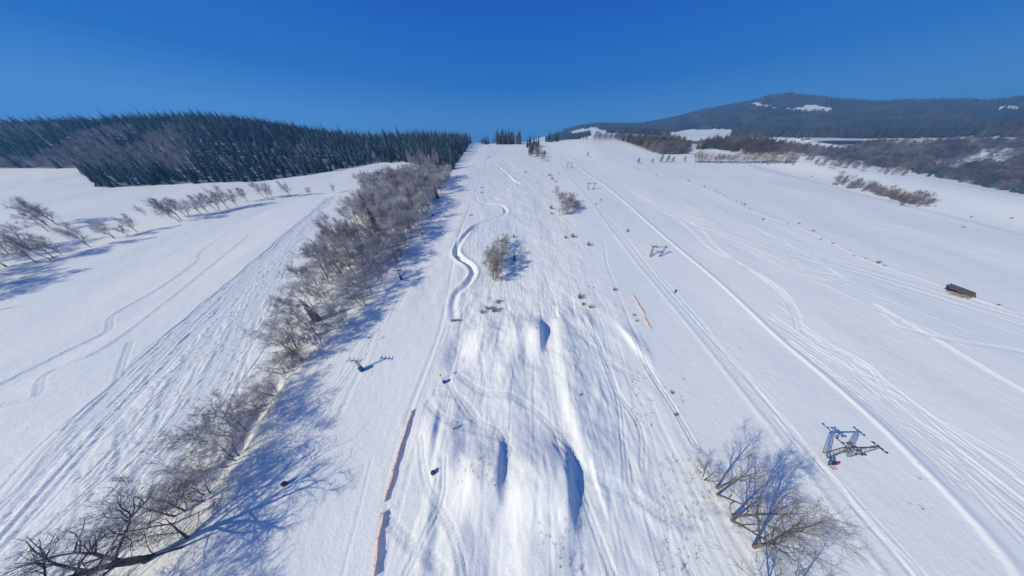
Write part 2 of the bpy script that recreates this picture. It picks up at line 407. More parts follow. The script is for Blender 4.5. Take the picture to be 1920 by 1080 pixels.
def vary(m, lo, hi):
    """trees differ from one another: each object's own random number scales the colour"""
    n = m.node_tree.nodes; l = m.node_tree.links; b = n['Principled BSDF']
    src = b.inputs['Base Color'].links[0].from_socket
    oi = n.new('ShaderNodeObjectInfo'); mr = n.new('ShaderNodeMapRange'); mr.inputs[3].default_value = lo; mr.inputs[4].default_value = hi
    hv = n.new('ShaderNodeHueSaturation'); l.new(oi.outputs['Random'], mr.inputs[0]); l.new(mr.outputs[0], hv.inputs['Value']); l.new(src, hv.inputs['Color']); l.new(hv.outputs[0], b.inputs['Base Color'])
    return m
def snow_material():
    m = bpy.data.materials.new('snow'); m.use_nodes = True
    n = m.node_tree.nodes; l = m.node_tree.links; b = n['Principled BSDF']
    b.inputs['Roughness'].default_value = 0.75; b.inputs['Specular IOR Level'].default_value = 0.25
    g = n.new('ShaderNodeNewGeometry')
    def noise(scale, detail, stretch=None):
        t = n.new('ShaderNodeTexNoise'); t.inputs['Scale'].default_value = scale; t.inputs['Detail'].default_value = detail
        if stretch:
            mp = n.new('ShaderNodeMapping'); mp.inputs['Scale'].default_value = stretch; l.new(g.outputs['Position'], mp.inputs['Vector']); l.new(mp.outputs[0], t.inputs['Vector'])
        else: l.new(g.outputs['Position'], t.inputs['Vector'])
        return t
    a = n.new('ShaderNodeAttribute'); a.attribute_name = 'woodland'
    t1 = noise(0.03, 4, (1.0, 0.4, 1))
    r = n.new('ShaderNodeValToRGB'); r.color_ramp.elements[0].position = 0.35; r.color_ramp.elements[1].position = 0.65
    r.color_ramp.elements[0].color = (0.765, 0.785, 0.80, 1); r.color_ramp.elements[1].color = (0.84, 0.835, 0.825, 1)
    l.new(t1.outputs['Fac'], r.inputs['Fac'])
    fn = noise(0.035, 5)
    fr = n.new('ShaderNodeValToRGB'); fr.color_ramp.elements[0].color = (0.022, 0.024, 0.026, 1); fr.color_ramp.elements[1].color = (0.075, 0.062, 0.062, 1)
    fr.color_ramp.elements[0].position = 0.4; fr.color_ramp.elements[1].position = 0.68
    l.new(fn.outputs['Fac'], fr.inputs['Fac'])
    mx = n.new('ShaderNodeMix'); mx.data_type = 'RGBA'
    pk = n.new('ShaderNodeAttribute'); pk.attribute_name = 'packed_shade'      # shade of the ruts painted into the pressed snow, darker and bluish
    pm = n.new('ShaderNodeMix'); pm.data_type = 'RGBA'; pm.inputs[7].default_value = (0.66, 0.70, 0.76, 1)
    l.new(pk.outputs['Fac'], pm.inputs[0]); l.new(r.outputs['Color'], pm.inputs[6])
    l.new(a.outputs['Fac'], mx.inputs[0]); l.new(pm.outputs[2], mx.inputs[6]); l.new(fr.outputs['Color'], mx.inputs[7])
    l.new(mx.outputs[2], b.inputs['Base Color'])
    n1 = noise(0.35, 5); n2 = noise(2.6, 4)
    n3 = noise(1.6, 2, (1.0, 0.08, 1))
    ad = n.new('ShaderNodeMath'); ad.operation = 'MULTIPLY_ADD'; ad.inputs[1].default_value = 0.40
    l.new(n2.outputs['Fac'], ad.inputs[0]); l.new(n1.outputs['Fac'], ad.inputs[2])
    ad2 = n.new('ShaderNodeMath'); ad2.operation = 'MULTIPLY_ADD'; ad2.inputs[1].default_value = 0.10
    l.new(n3.outputs['Fac'], ad2.inputs[0]); l.new(ad.outputs[0], ad2.inputs[2])
    bp = n.new('ShaderNodeBump'); bp.inputs['Strength'].default_value = 0.5; bp.inputs['Distance'].default_value = 0.33
    l.new(ad2.outputs[0], bp.inputs['Height']); l.new(bp.outputs[0], b.inputs['Normal'])
    return m
M = {}
M['snow'] = snow_material()
M['bark'] = mat('bark', (0.060, 0.048, 0.042), 0.9, (0.9, (0.15, 0.13, 0.115), 0.4, 0.7))
M['mossy'] = mat('mossy_bark', (0.10, 0.085, 0.070), 0.9, (1.1, (0.21, 0.185, 0.15), 0.42, 0.7))
M['twig'] = mat('frosted_twigs', (0.31, 0.275, 0.27), 0.9, (0.12, (0.58, 0.55, 0.555), 0.38, 0.62))
M['twig_far'] = mat('distant_twigs', (0.10, 0.085, 0.095), 0.9, (0.035, (0.24, 0.21, 0.225), 0.40, 0.64))
vary(M['twig'], 0.65, 1.45)
M['twig_dark'] = mat('brown_twigs', (0.20, 0.18, 0.175), 0.9, (0.25, (0.36, 0.34, 0.335), 0.4, 0.65))
M['twig_brown'] = vary(mat('grey_brown_twigs', (0.23, 0.20, 0.195), 0.9, (0.3, (0.38, 0.35, 0.345), 0.4, 0.65)), 0.8, 1.25)
M['twig_rust'] = mat('rusty_twigs', (0.16, 0.105, 0.075), 0.9, (0.3, (0.24, 0.19, 0.16), 0.4, 0.65))
M['needle'] = mat('spruce_needles', (0.020, 0.058, 0.062), 0.85, (0.30, (0.12, 0.16, 0.175), 0.42, 0.76))
M['needle_far'] = mat('distant_forest', (0.032, 0.030, 0.036), 0.9, (0.012, (0.070, 0.062, 0.068), 0.42, 0.62))
M['steel'] = mat('galvanised_steel', (0.10, 0.10, 0.105), 0.55, (3, (0.17, 0.17, 0.17), 0.4, 0.7), 0.3)
M['timber'] = mat('grey_timber', (0.24, 0.215, 0.19), 0.85, (2.5, (0.38, 0.34, 0.30), 0.4, 0.7))
M['blue_pad'] = mat('blue_padding', (0.02, 0.09, 0.24), 0.6, (2, (0.03, 0.12, 0.30), 0.4, 0.7))
M['grey_pad'] = mat('dark_padding', (0.06, 0.065, 0.08), 0.6, (2, (0.09, 0.10, 0.12), 0.4, 0.7))
M['orange'] = mat('orange_netting', (0.74, 0.42, 0.36), 0.8, (1.5, (0.82, 0.68, 0.64), 0.38, 0.7))
M['roof'] = mat('weathered_boards', (0.105, 0.085, 0.072), 0.9, (1.2, (0.20, 0.165, 0.14), 0.4, 0.7))
M['wall_wood'] = mat('pale_boards', (0.20, 0.145, 0.11), 0.85, (0.6, (0.34, 0.24, 0.18), 0.4, 0.7))
M['black'] = mat('dark_fabric', (0.018, 0.02, 0.026), 0.8, (6, (0.03, 0.032, 0.04), 0.4, 0.7))
M['red'] = mat('red_fabric', (0.45, 0.035, 0.05), 0.7, (6, (0.55, 0.06, 0.07), 0.4, 0.7))
M['blue'] = mat('blue_fabric', (0.02, 0.06, 0.20), 0.7, (6, (0.03, 0.09, 0.25), 0.4, 0.7))
M['skin'] = mat('skin', (0.50, 0.32, 0.25), 0.6)
M['white'] = mat('pale_plaster', (0.62, 0.60, 0.56), 0.85, (0.5, (0.7, 0.68, 0.66), 0.4, 0.7))
M['weed'] = mat('dry_stalks', (0.13, 0.105, 0.085), 0.9, (1.0, (0.22, 0.18, 0.15), 0.4, 0.7))

def frosting(m, col, scale, lo, hi):
    n = m.node_tree.nodes; l = m.node_tree.links; b = n['Principled BSDF']; src = b.inputs['Base Color'].links[0].from_socket
    g = n.new('ShaderNodeNewGeometry'); t = n.new('ShaderNodeTexNoise'); t.inputs['Scale'].default_value = scale; t.inputs['Detail'].default_value = 4
    r = n.new('ShaderNodeMapRange'); r.inputs[1].default_value = lo; r.inputs[2].default_value = hi; r.inputs[4].default_value = 0.65
    x = n.new('ShaderNodeMix'); x.data_type = 'RGBA'; x.inputs[7].default_value = (*col, 1)
    l.new(g.outputs['Position'], t.inputs['Vector']); l.new(t.outputs['Fac'], r.inputs[0]); l.new(r.outputs[0], x.inputs[0]); l.new(src, x.inputs[6]); l.new(x.outputs[2], b.inputs['Base Color'])
frosting(M['needle'], (0.16, 0.185, 0.205), 0.022, 0.46, 0.66)
vary(M['needle'], 0.6, 1.5)
n_ = M['orange'].node_tree; tr_ = n_.nodes.new('ShaderNodeBsdfTransparent'); mx_ = n_.nodes.new('ShaderNodeMixShader'); mx_.inputs[0].default_value = 0.62
n_.links.new(tr_.outputs[0], mx_.inputs[1]); n_.links.new(n_.nodes['Principled BSDF'].outputs[0], mx_.inputs[2]); n_.links.new(mx_.outputs[0], n_.nodes['Material Output'].inputs['Surface'])
M['pole_orange'] = mat('orange_plastic', (0.62, 0.16, 0.06), 0.6, (3, (0.7, 0.25, 0.12), .4, .7))
# ---------------------------------------------------------------- mesh helpers
def mesh_np(name, V, F, mats, midx=None, smoothed=False):
    """V (n,3); F (m,3) or (m,4)"""
    V = np.asarray(V, np.float32); F = np.asarray(F, np.int32)
    me = bpy.data.meshes.new(name)
    k = F.shape[1]
    me.vertices.add(len(V)); me.vertices.foreach_set('co', V.ravel())
    me.loops.add(F.size); me.loops.foreach_set('vertex_index', F.ravel())
    me.polygons.add(len(F)); me.polygons.foreach_set('loop_start', np.arange(0, F.size, k, dtype=np.int32))
    if midx is not None: me.polygons.foreach_set('material_index', np.asarray(midx, np.int32))
    me.polygons.foreach_set('use_smooth', np.full(len(F), smoothed))
    for m in (mats if isinstance(mats, (list, tuple)) else [mats]): me.materials.append(m)
    me.update(calc_edges=True)
    return me
def link(name, me, parent=None, loc=None):
    o = bpy.data.objects.new(name, me); C.objects.link(o)
    if parent is not None: o.parent = parent
    if loc is not None: o.location = loc
    return o
def tag(o, label=None, cat=None, group=None, kind=None):
    if label: o['label'] = label
    if cat: o['category'] = cat
    if group: o['group'] = group
    if kind: o['kind'] = kind
    return o
def thing(name, label, cat, loc=(0, 0, 0), rz=0.0, group=None, sc=1.0, tilt=(0, 0)):
    o = bpy.data.objects.new(name, None); C.objects.link(o); o.empty_display_size = 0.5
    o.location = loc; o.rotation_euler = (tilt[0], tilt[1], rz); o.scale = (sc, sc, sc) if isinstance(sc, (int, float)) else sc
    return tag(o, label, cat, group)

class MB:
    def __init__(self): self.v = []; self.f = []
    def tube(self, pts, radii, n=6, cap=True):
        pts = [Vector(p) for p in pts]; base = len(self.v)
        for i, p in enumerate(pts):
            d = (pts[min(i + 1, len(pts) - 1)] - pts[max(i - 1, 0)])
            if d.length < 1e-6: d = Vector((0, 0, 1))
            d.normalize(); a = d.cross(Vector((0, 0, 1)))
            if a.length < 0.05: a = d.cross(Vector((1, 0, 0)))
            a.normalize(); b = d.cross(a)
            for k in range(n):
                t = 2 * math.pi * k / n
                self.v.append(tuple(p + (a * math.cos(t) + b * math.sin(t)) * radii[i]))
        for i in range(len(pts) - 1):
            for k in range(n):
                q = base + i * n; self.f.append((q + k, q + (k + 1) % n, q + n + (k + 1) % n, q + n + k))
        if cap:
            self.f.append(tuple(base + k for k in range(n))[::-1]); self.f.append(tuple(base + (len(pts) - 1) * n + k for k in range(n)))
        return self
    def bar(self, a, b, w, h=None):
        h = h or w
        a = Vector(a); b = Vector(b); d = (b - a).normalized(); s = d.cross(Vector((0, 0, 1)))
        if s.length < 0.05: s = Vector((1, 0, 0))
        s.normalize(); u = s.cross(d); base = len(self.v)
        for p in (a, b):
            for i, j in ((-1, -1), (1, -1), (1, 1), (-1, 1)): self.v.append(tuple(p + s * (i * w / 2) + u * (j * h / 2)))
        q = base
        self.f += [(q, q + 1, q + 2, q + 3), (q + 7, q + 6, q + 5, q + 4), (q, q + 4, q + 5, q + 1), (q + 1, q + 5, q + 6, q + 2), (q + 2, q + 6, q + 7, q + 3), (q + 3, q + 7, q + 4, q)]
        return self
    def box(self, c, s):
        return self.bar((c[0], c[1], c[2] - s[2] / 2), (c[0], c[1], c[2] + s[2] / 2), s[0], s[1])
    def strip(self, a, b, w):
        """a thin three-sided twig"""
        a = Vector(a); b = Vector(b); d = (b - a)
        s = d.cross(Vector((rnd.uniform(-1, 1), rnd.uniform(-1, 1), rnd.uniform(-1, 1))))
        if s.length < 1e-5: s = Vector((1, 0, 0))
        s.normalize(); t = d.normalized().cross(s); q = len(self.v)
        self.v += [tuple(a + s * w), tuple(a - s * w * .5 + t * w * .87), tuple(a - s * w * .5 - t * w * .87), tuple(b)]
        self.f += [(q, q + 1, q + 3), (q + 1, q + 2, q + 3), (q + 2, q, q + 3)]
        return self
    def mesh(self, name, mats, smoothed=False):
        me = bpy.data.meshes.new(name); me.from_pydata(self.v, [], self.f)
        for m in (mats if isinstance(mats, (list, tuple)) else [mats]): me.materials.append(m)
        if smoothed: me.polygons.foreach_set('use_smooth', [True] * len(me.polygons))
        me.update(); return me
    def obj(self, name, m, parent=None, smoothed=False): return link(name, self.mesh(name, m, smoothed), parent)

# ---------------------------------------------------------------- the snow ground as one sheet
nx, ny = len(GX), len(GY)
r_ = np.hypot(XX, YY); az_ = np.degrees(np.arctan2(XX, np.maximum(YY, 1e-3)))
pX, pY, pZ_ = project(XX, YY, ZZ)
def inpoly(px, py, poly):
    c = np.zeros(np.shape(px), bool); j = len(poly) - 1
    for i in range(len(poly)):
        xi, yi = poly[i]; xj, yj = poly[j]
        if yi != yj:
            c ^= ((yi > py) != (yj > py)) & (px < (xj - xi) * (py - yi) / (yj - yi) + xi)
        j = i
    return c
# clearings of the far mountain, by where they lie
CLEAR = [[(1075, 244), (1112, 237), (1165, 252), (1150, 257), (1100, 254), (1060, 256)], [(1245, 258), (1250, 246), (1300, 243), (1380, 242), (1375, 256), (1335, 262), (1290, 266), (1255, 266)],
         [(1405, 196), (1418, 190), (1440, 196), (1480, 204), (1520, 196), (1560, 200), (1562, 208), (1530, 210), (1490, 212), (1450, 203), (1420, 200)],
         [(1860, 202), (1885, 197), (1920, 204), (1920, 210), (1880, 210)], [(1430, 262), (1480, 258), (1545, 268), (1600, 276), (1560, 282), (1470, 276), (1430, 270)],
         [(1500, 300), (1560, 292), (1620, 300), (1600, 320), (1540, 320)], [(1700, 300), (1760, 292), (1800, 300), (1850, 298), (1920, 306), (1920, 318), (1820, 312), (1760, 312)],
         [(1650, 318), (1700, 312), (1720, 330), (1670, 335)], [(1860, 320), (1940, 318), (1940, 345), (1880, 345)], [(1190, 258), (1240, 256), (1240, 264), (1200, 266)]]
wob = fbm(XX / 70, YY / 70, 31.0, 3)
clear = np.zeros_like(ZZ, bool)
jx = pX + 26 * wob; jy = pY + 9 * fbm(XX / 60, YY / 60, 44.0, 3)
for c in CLEAR: clear |= inpoly(jx, jy, c)
wood = smooth(1050, 1350, r_) * (az_ > 8)
wood = np.maximum(wood, smooth(-0.02, 0.10, fbm(XX / 110, YY / 150, 77.0, 3)) * smooth(480, 620, r_) * (az_ > 20) * smooth(430, 520, XX))
wood = np.where(clear, 0, wood)
# tree shade painted as a dark floor inside the left hill's near forest
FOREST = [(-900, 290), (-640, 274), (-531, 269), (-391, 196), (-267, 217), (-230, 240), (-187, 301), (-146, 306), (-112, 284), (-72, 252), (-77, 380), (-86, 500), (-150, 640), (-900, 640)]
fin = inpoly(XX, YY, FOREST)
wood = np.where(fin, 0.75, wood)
ii = np.arange(nx * ny).reshape(ny, nx)
F = np.stack([ii[:-1, :-1], ii[:-1, 1:], ii[1:, 1:], ii[1:, :-1]], -1).reshape(-1, 4)
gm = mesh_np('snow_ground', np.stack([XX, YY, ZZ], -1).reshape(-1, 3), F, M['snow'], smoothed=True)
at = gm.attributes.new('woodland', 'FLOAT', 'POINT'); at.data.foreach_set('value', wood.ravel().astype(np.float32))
at = gm.attributes.new('packed_shade', 'FLOAT', 'POINT'); at.data.foreach_set('value', (np.clip(-TRK / 0.22, 0, 1) * smooth(75, 45, XX)).ravel().astype(np.float32))  # groove shading for the snow colour, fading out towards the right field
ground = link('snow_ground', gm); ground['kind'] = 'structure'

# ---------------------------------------------------------------- bare trees
def bare_tree(seed, h, spread, stems=1, limbs=9, subs=5, twigs=11, tw=0.016, r0=None, low=0.25, lean=0.0, twl=0.75, upright=0.5, third=True):
    R = random.Random(seed); T = MB(); K = MB()
    r0 = r0 or h * 0.017
    def rv(k): return Vector((R.gauss(0, k), R.gauss(0, k), R.gauss(0, k)))
    def branch(p, d, L, r, lev):
        n = 4 if lev < 2 else 3
        pts = [p.copy()]; rad = [r]; dirs = [d.copy()]
        for i in range(n):
            d = (d + rv(0.16 + 0.05 * lev) + Vector((0, 0, 0.10 * upright))).normalized()
            p = p + d * (L / n); pts.append(p.copy()); rad.append(r * (1 - 0.80 * (i + 1) / n)); dirs.append(d.copy())
        (T if lev < 3 else K).tube(pts, [max(x, 0.010) for x in rad], 6 if lev == 0 else (4 if lev == 1 else 3), cap=False)
        return pts, dirs
    def side(d, ang):
        a = d.cross(rv(1)); a.normalize()
        return (Matrix.Rotation(ang, 3, a) @ d).normalized()
    def twig(p, d, L, w):
        m = p + (d + rv(0.15)).normalized() * L * 0.5; e = m + (d + rv(0.3) + Vector((0, 0, -0.1))).normalized() * L * 0.5
        K.strip(p, e if L < 0.5 else m, w)
        if L >= 0.5: K.strip(m, e, w * 0.8)
    def brush(pts, dirs, n, L):
        for i in range(n):
            t = R.uniform(0.15, 1) * (len(pts) - 1); k = min(int(t), len(pts) - 2); q = pts[k].lerp(pts[k + 1], t - k)
            twig(q, side(dirs[k], R.uniform(0.3, 1.0)), L * R.uniform(0.6, 1.3), tw)
    for s in range(stems):
        a0 = 2 * math.pi * s / stems + R.random()
        off = Vector((math.cos(a0), math.sin(a0), 0)) * (0.0 if stems == 1 else 0.25 + 0.1 * stems)
        d0 = Vector((math.cos(a0) * (0.05 if stems == 1 else spread * 0.55) + lean, math.sin(a0) * (0.05 if stems == 1 else spread * 0.55), 1)).normalized()
        hh = h * R.uniform(0.8, 1.0) if stems > 1 else h
        pts = [off + Vector((0, 0, -0.6))]; rad = [r0 * 1.25 / stems ** 0.35]; dirs = [d0]; d = d0; p = off.copy(); n = 7
        for i in range(n):
            d = (d + rv(0.07) + Vector((0, 0, 0.04))).normalized(); p = p + d * hh * 0.9 / n
            pts.append(p.copy()); rad.append(r0 / stems ** 0.35 * (1 - 0.88 * (i + 1) / n)); dirs.append(d.copy())
        T.tube(pts, rad, 7, cap=False)
        nl = max(4, int(limbs / stems ** 0.5))
        for i in range(nl):
            t = low + (1 - low) * (i + R.random() * 0.6) / nl; k = min(int(t * n), n - 1); q = pts[k].lerp(pts[k + 1], t * n - k)
            L1 = h * (0.26 + 0.30 * spread) * (1.15 - 0.75 * abs(t - 0.45)) * R.uniform(0.8, 1.15)
            aa = i * 2.4 + R.random(); ang = R.uniform(0.55, 0.95) * (1.25 - upright * 0.6)
            dd = (dirs[k] * math.cos(ang) + Vector((math.cos(aa), math.sin(aa), 0)) * math.sin(ang)).normalized()
            b1, d1 = branch(q, dd, L1, rad[k] * 0.5, 1)
            for j in range(subs):
                t1 = R.uniform(0.25, 1) * 4; k1 = min(int(t1), 3); q1 = b1[k1].lerp(b1[k1 + 1], min(t1 - k1, 1))
                L2 = L1 * R.uniform(0.35, 0.6)
                b2, d2 = branch(q1, side(d1[k1], R.uniform(0.4, 0.8)), L2, rad[k] * 0.2, 2)
                if third:
                    for m_ in range(3):
                        k2 = R.randint(0, 2); b3, d3 = branch(b2[k2].lerp(b2[k2 + 1], R.random()), side(d2[k2], R.uniform(0.4, 0.9)), L2 * 0.6, max(rad[k] * 0.09, 0.012), 3)
                        brush(b3, d3, twigs // 2, twl)
                brush(b2, d2, twigs, twl)
            brush(b1, d1, twigs // 2, twl)
    return T, K
PROTO = {}
def proto(key, *a, bark='bark', twig='twig', **k):
    T, K = bare_tree(*a, **k)
    PROTO[key] = (T.mesh('trunk', M[bark]), K.mesh('crown', M[twig]))
for i in range(4):
    proto('frost%d' % i, 20 + i, 10.0, 0.42, stems=1 + i % 3, limbs=12, subs=5, twigs=13, tw=0.024, twl=0.9, low=0.24)
for i in range(2):
    proto('hedge%d' % i, 30 + i, 9.0, 0.75, stems=3 + i, limbs=14, subs=6, twigs=12, tw=0.015, twl=0.85, low=0.10, upright=0.35, twig='twig')
for i in range(2):
    proto('light%d' % i, 35 + i, 9.0, 0.42, stems=1 + i, limbs=14, subs=6, twigs=12, tw=0.019, twl=0.8, low=0.2, upright=0.7, twig='twig', r0=0.17)
for i in range(2):
    proto('brush%d' % i, 45 + i, 9.0, 0.42, stems=3, limbs=14, subs=6, twigs=11, tw=0.021, twl=0.85, low=0.1, upright=0.6, twig='twig_brown', r0=0.16)
proto('old', 41, 14.0, 0.75, stems=1, limbs=13, subs=8, twigs=13, tw=0.015, twl=0.85, low=0.22, r0=0.55, upright=0.3, twig='twig_dark')
proto('bent', 42, 10.0, 0.8, stems=2, limbs=10, subs=7, twigs=13, tw=0.015, twl=0.8, low=0.2, r0=0.26, upright=0.1, twig='twig_dark')
proto('fan0', 51, 13.0, 0.40, stems=2, limbs=16, subs=7, twigs=6, tw=0.010, twl=0.8, low=0.12, r0=0.24, upright=0.9, bark='mossy', twig='twig_dark')
proto('fan1', 52, 12.5, 0.45, stems=1, limbs=16, subs=7, twigs=6, tw=0.010, twl=0.8, low=0.10, r0=0.22, upright=0.9, bark='mossy', twig='twig_dark')
proto('fork', 53, 11.0, 0.65, stems=2, limbs=11, subs=6, twigs=6, tw=0.011, twl=0.75, low=0.25, r0=0.25, upright=0.6, bark='mossy', twig='twig_dark')

def far_tree(seed, h, w):
    R = random.Random(seed); T = MB(); K = MB()
    T.tube([(0, 0, -0.5), (R.uniform(-.2, .2), 0, h * 0.5), (R.uniform(-.4, .4), 0, h * 0.9)], [h * 0.016, h * 0.011, 0.03], 4, cap=False)
    for i in range(8):
        a = R.random() * 6.28; z = h * R.uniform(0.15, 0.6)
        T.tube([(0, 0, z), (math.cos(a) * w * 0.35, math.sin(a) * w * 0.35, z + h * 0.25)], [0.07, 0.03], 3, cap=False)
    for i in range(620):
        t = R.random() ** 0.8; z = h * (0.16 + 0.84 * t); rr = w * math.sin(min(1, (1.02 - t) * 1.5) * math.pi / 2) * (0.55 + 0.45 * min(1, t * 4)) * R.random() ** 0.5
        a = R.random() * 6.28; p = Vector((math.cos(a) * rr, math.sin(a) * rr, z))
        d = Vector((math.cos(a) * 0.5 + R.gauss(0, .3), math.sin(a) * 0.5 + R.gauss(0, .3), 0.9))
        K.strip(p - d * 0.5, p + d * R.uniform(0.3, 0.9), 0.045)
    return T, K
for i in range(3):
    T, K = far_tree(60 + i, 9.0, 2.6); PROTO['far%d' % i] = (T.mesh('trunk', M['bark']), K.mesh('crown', M['twig_far']))

# spruce: tiers of drooping boughs
def spruce_arrays(seed, h, w, tiers, per):
    R = random.Random(seed); V = []; Fq = []
    for t in range(tiers):
        u = t / (tiers - 1); z = h * (0.07 + 0.90 * u); r = w * (1 - u) ** 0.85 * R.uniform(0.85, 1.1) + 0.12
        n = max(4, int(per * (1 - 0.55 * u)))
        for k in range(n):
            a = 6.28 * (k + R.random() * 0.7) / n; rr = r * R.uniform(0.65, 1.15); wd = max(0.16, rr * 0.30)
            c, s = math.cos(a), math.sin(a); q = len(V); zz = z + R.uniform(-.3, .3)
            V += [(c * 0.05, s * 0.05, zz + rr * 0.22), (c * rr * .6 - s * wd, s * rr * .6 + c * wd, zz - rr * .10), (c * rr, s * rr, zz - rr * 0.42), (c * rr * .6 + s * wd, s * rr * .6 - c * wd, zz - rr * .10), (c * rr * .45, s * rr * .45, zz - rr * .5)]
            Fq += [(q, q + 1, q + 2), (q, q + 2, q + 3), (q + 1, q + 4, q + 2), (q + 3, q + 2, q + 4)]
    return np.array(V, np.float32), np.array(Fq, np.int32)
SPR = []
for i in range(4):
    V, Fq = spruce_arrays(70 + i, 1.0 * 14, (2.1, 2.4, 1.9, 2.6)[i], 15, 11)
    T = MB().tube([(0, 0, -0.8), (0, 0, 13.0)], [0.2, 0.04], 5)
    SPR.append((V, Fq)); PROTO['spruce%d' % i] = (T.mesh('trunk', M['bark']), mesh_np('crown', V, Fq, M['needle']))

# shrubs: twigs fanning from the base
def shrub(seed, h, w, n, tw, key, m):
    R = random.Random(seed); T = MB(); K = MB()
    for i in range(max(7, n // 14)):
        a = R.random() * 6.28; q = R.random() ** 0.6; e = Vector((math.cos(a) * w * q, math.sin(a) * w * q, h * R.uniform(0.6, 1.0) * (1.1 - 0.4 * q)))
        b = Vector((math.cos(a) * 0.12, math.sin(a) * 0.12, -0.2)); mm = b.lerp(e, 0.5) + Vector((R.gauss(0, .12), R.gauss(0, .12), 0.15))
        T.tube([b, mm, e], [0.035, 0.022, 0.01], 3, cap=False)
        for j in range(n // max(7, n // 14)):
            t = R.uniform(0.25, 1); p = b.lerp(mm, t * 2) if t < .5 else mm.lerp(e, t * 2 - 1)
            d = (e - b).normalized() + Vector((R.gauss(0, .55), R.gauss(0, .55), R.gauss(0, .3)))
            K.strip(p, p + d.normalized() * h * R.uniform(0.15, 0.32), tw)
    PROTO[key] = (T.mesh('stems', M['bark']), K.mesh('twigs', M[m]))
shrub(81, 3.0, 1.6, 420, 0.022, 'shrub0', 'twig_dark')
shrub(82, 2.2, 1.5, 360, 0.022, 'shrub1', 'twig_rust')
shrub(83, 2.6, 1.9, 420, 0.024, 'shrub2', 'twig')

PROTO_N = {'shrub0': ('stems', 'twigs'), 'shrub1': ('stems', 'twigs'), 'shrub2': ('stems', 'twigs')}
def plant(key, loc, rz, sc, name, label, cat, group, tilt=(0, 0)):
    o = thing(name, label, cat, loc, rz, group, sc, tilt)
    na, nb = PROTO_N.get(key, ('trunk', 'crown'))
    a, b = PROTO[key]
    link(na, a, o); link(nb, b, o)
    return o
def xyz(x, y, dz=0.0): return (x, y, height(x, y) + dz)
def poisson(poly, spacing, n_try, R):
    xs = [p[0] for p in poly]; ys = [p[1] for p in poly]; out = []; cell = {}
    for _ in range(n_try):
        x = R.uniform(min(xs), max(xs)); y = R.uniform(min(ys), max(ys))
        if not bool(inpoly(np.array(x), np.array(y), poly)): continue
        ci, cj = int(x // spacing), int(y // spacing)
        if any((x - a) ** 2 + (y - b) ** 2 < spacing ** 2 for di in (-1, 0, 1) for dj in (-1, 0, 1) for a, b in cell.get((ci + di, cj + dj), ())): continue
        cell.setdefault((ci, cj), []).append((x, y)); out.append((x, y))
    return out

ORD = ['first', 'second', 'third', 'fourth', 'fifth', 'sixth', 'seventh', 'eighth', 'ninth', 'tenth', 'eleventh', 'twelfth', 'thirteenth', 'fourteenth', 'fifteenth', 'sixteenth', 'seventeenth', 'eighteenth', 'nineteenth', 'twentieth',
       'twenty-first', 'twenty-second', 'twenty-third', 'twenty-fourth', 'twenty-fifth', 'twenty-sixth', 'twenty-seventh', 'twenty-eighth', 'twenty-ninth', 'thirtieth']
BARE_MASS = []; SPRUCE_MASS = []
# --- near trees, each with its own label
def T(key, px, py, sc, label, rz=None, name='bare_tree', cat='tree', group=None, tilt=(0, 0)):
    return plant(key, on(px, py), rnd.random() * 6.28 if rz is None else rz, sc, name, label, cat, group, tilt)
T('fork', 1343, 921, 0.98, 'forked bare tree, topmost of the three big ones beside the right piste', 0.3, tilt=(0.16, 0.08))
T('fan0', 1370, 970, 1.02, 'many-limbed bare tree, middle of the three big ones beside the right piste', 0.0, tilt=(0.20, 0.10))
T('fan1', 1412, 1027, 1.02, 'long-limbed bare tree, lowest of the three big ones beside the right piste', 1.0, tilt=(0.20, 0.12))
T('bent', 1319, 897, 0.42, 'small bare tree standing just uphill of the three big trees', 0.7)
plant('fan0', xyz(40, -5.5), 2.0, 0.9, 'bare_tree', 'bare tree below the picture, its blue shadow across the right piste', 'tree', None)
T('old', 280, 1047, 1.05, 'big dark old tree with a thick crooked trunk in the bottom left corner', 2.6, tilt=(0.0, -0.12))
T('bent', 346, 1018, 0.85, 'crooked bare tree right beside the big old tree at the bottom left', 1.1)
T('hedge0', 384, 932, 0.85, 'wide bare tree with fine pinkish twigs above the crooked tree in the hedge', 0.4)
T('hedge1', 432, 862, 1.15, 'many-stemmed bare tree at the end of the snow ditch', 0.9)
T('hedge0', 452, 812, 1.10, 'broad bare tree with dark fanned stems beside the snow ditch', 2.2)
T('hedge1', 490, 765, 0.72, 'low spreading bare tree above the broad fanned one by the ditch', 4.2)
T('hedge0', 512, 738, 0.80, 'bare tree with upright dark stems halfway along the snow ditch', 5.2)
T('bent', 530, 700, 0.62, 'small bare tree near the upper end of the snow ditch', 3.0)
T('hedge1', 545, 690, 0.62, 'short bushy bare tree at the upper end of the snow ditch', 1.6)
T('hedge0', 568, 672, 0.55, 'slim bare tree alone above the snow ditch', 3.6)
plant('old', xyz(-63, -17), 0.5, 1.05, 'bare_tree', 'old bare tree below the picture, its wide shadow covering the lower left snow', 'tree', None)
plant('hedge1', xyz(-60, -9), 0.5, 1.25, 'bare_tree', 'bare tree below the picture casting a fan of shadow left of the netting', 'tree', None)
plant('hedge0', xyz(-63, 3.5), 2.5, 1.15, 'bare_tree', 'slim dark bare tree between the big old tree and the wide pinkish one', 'tree', None)

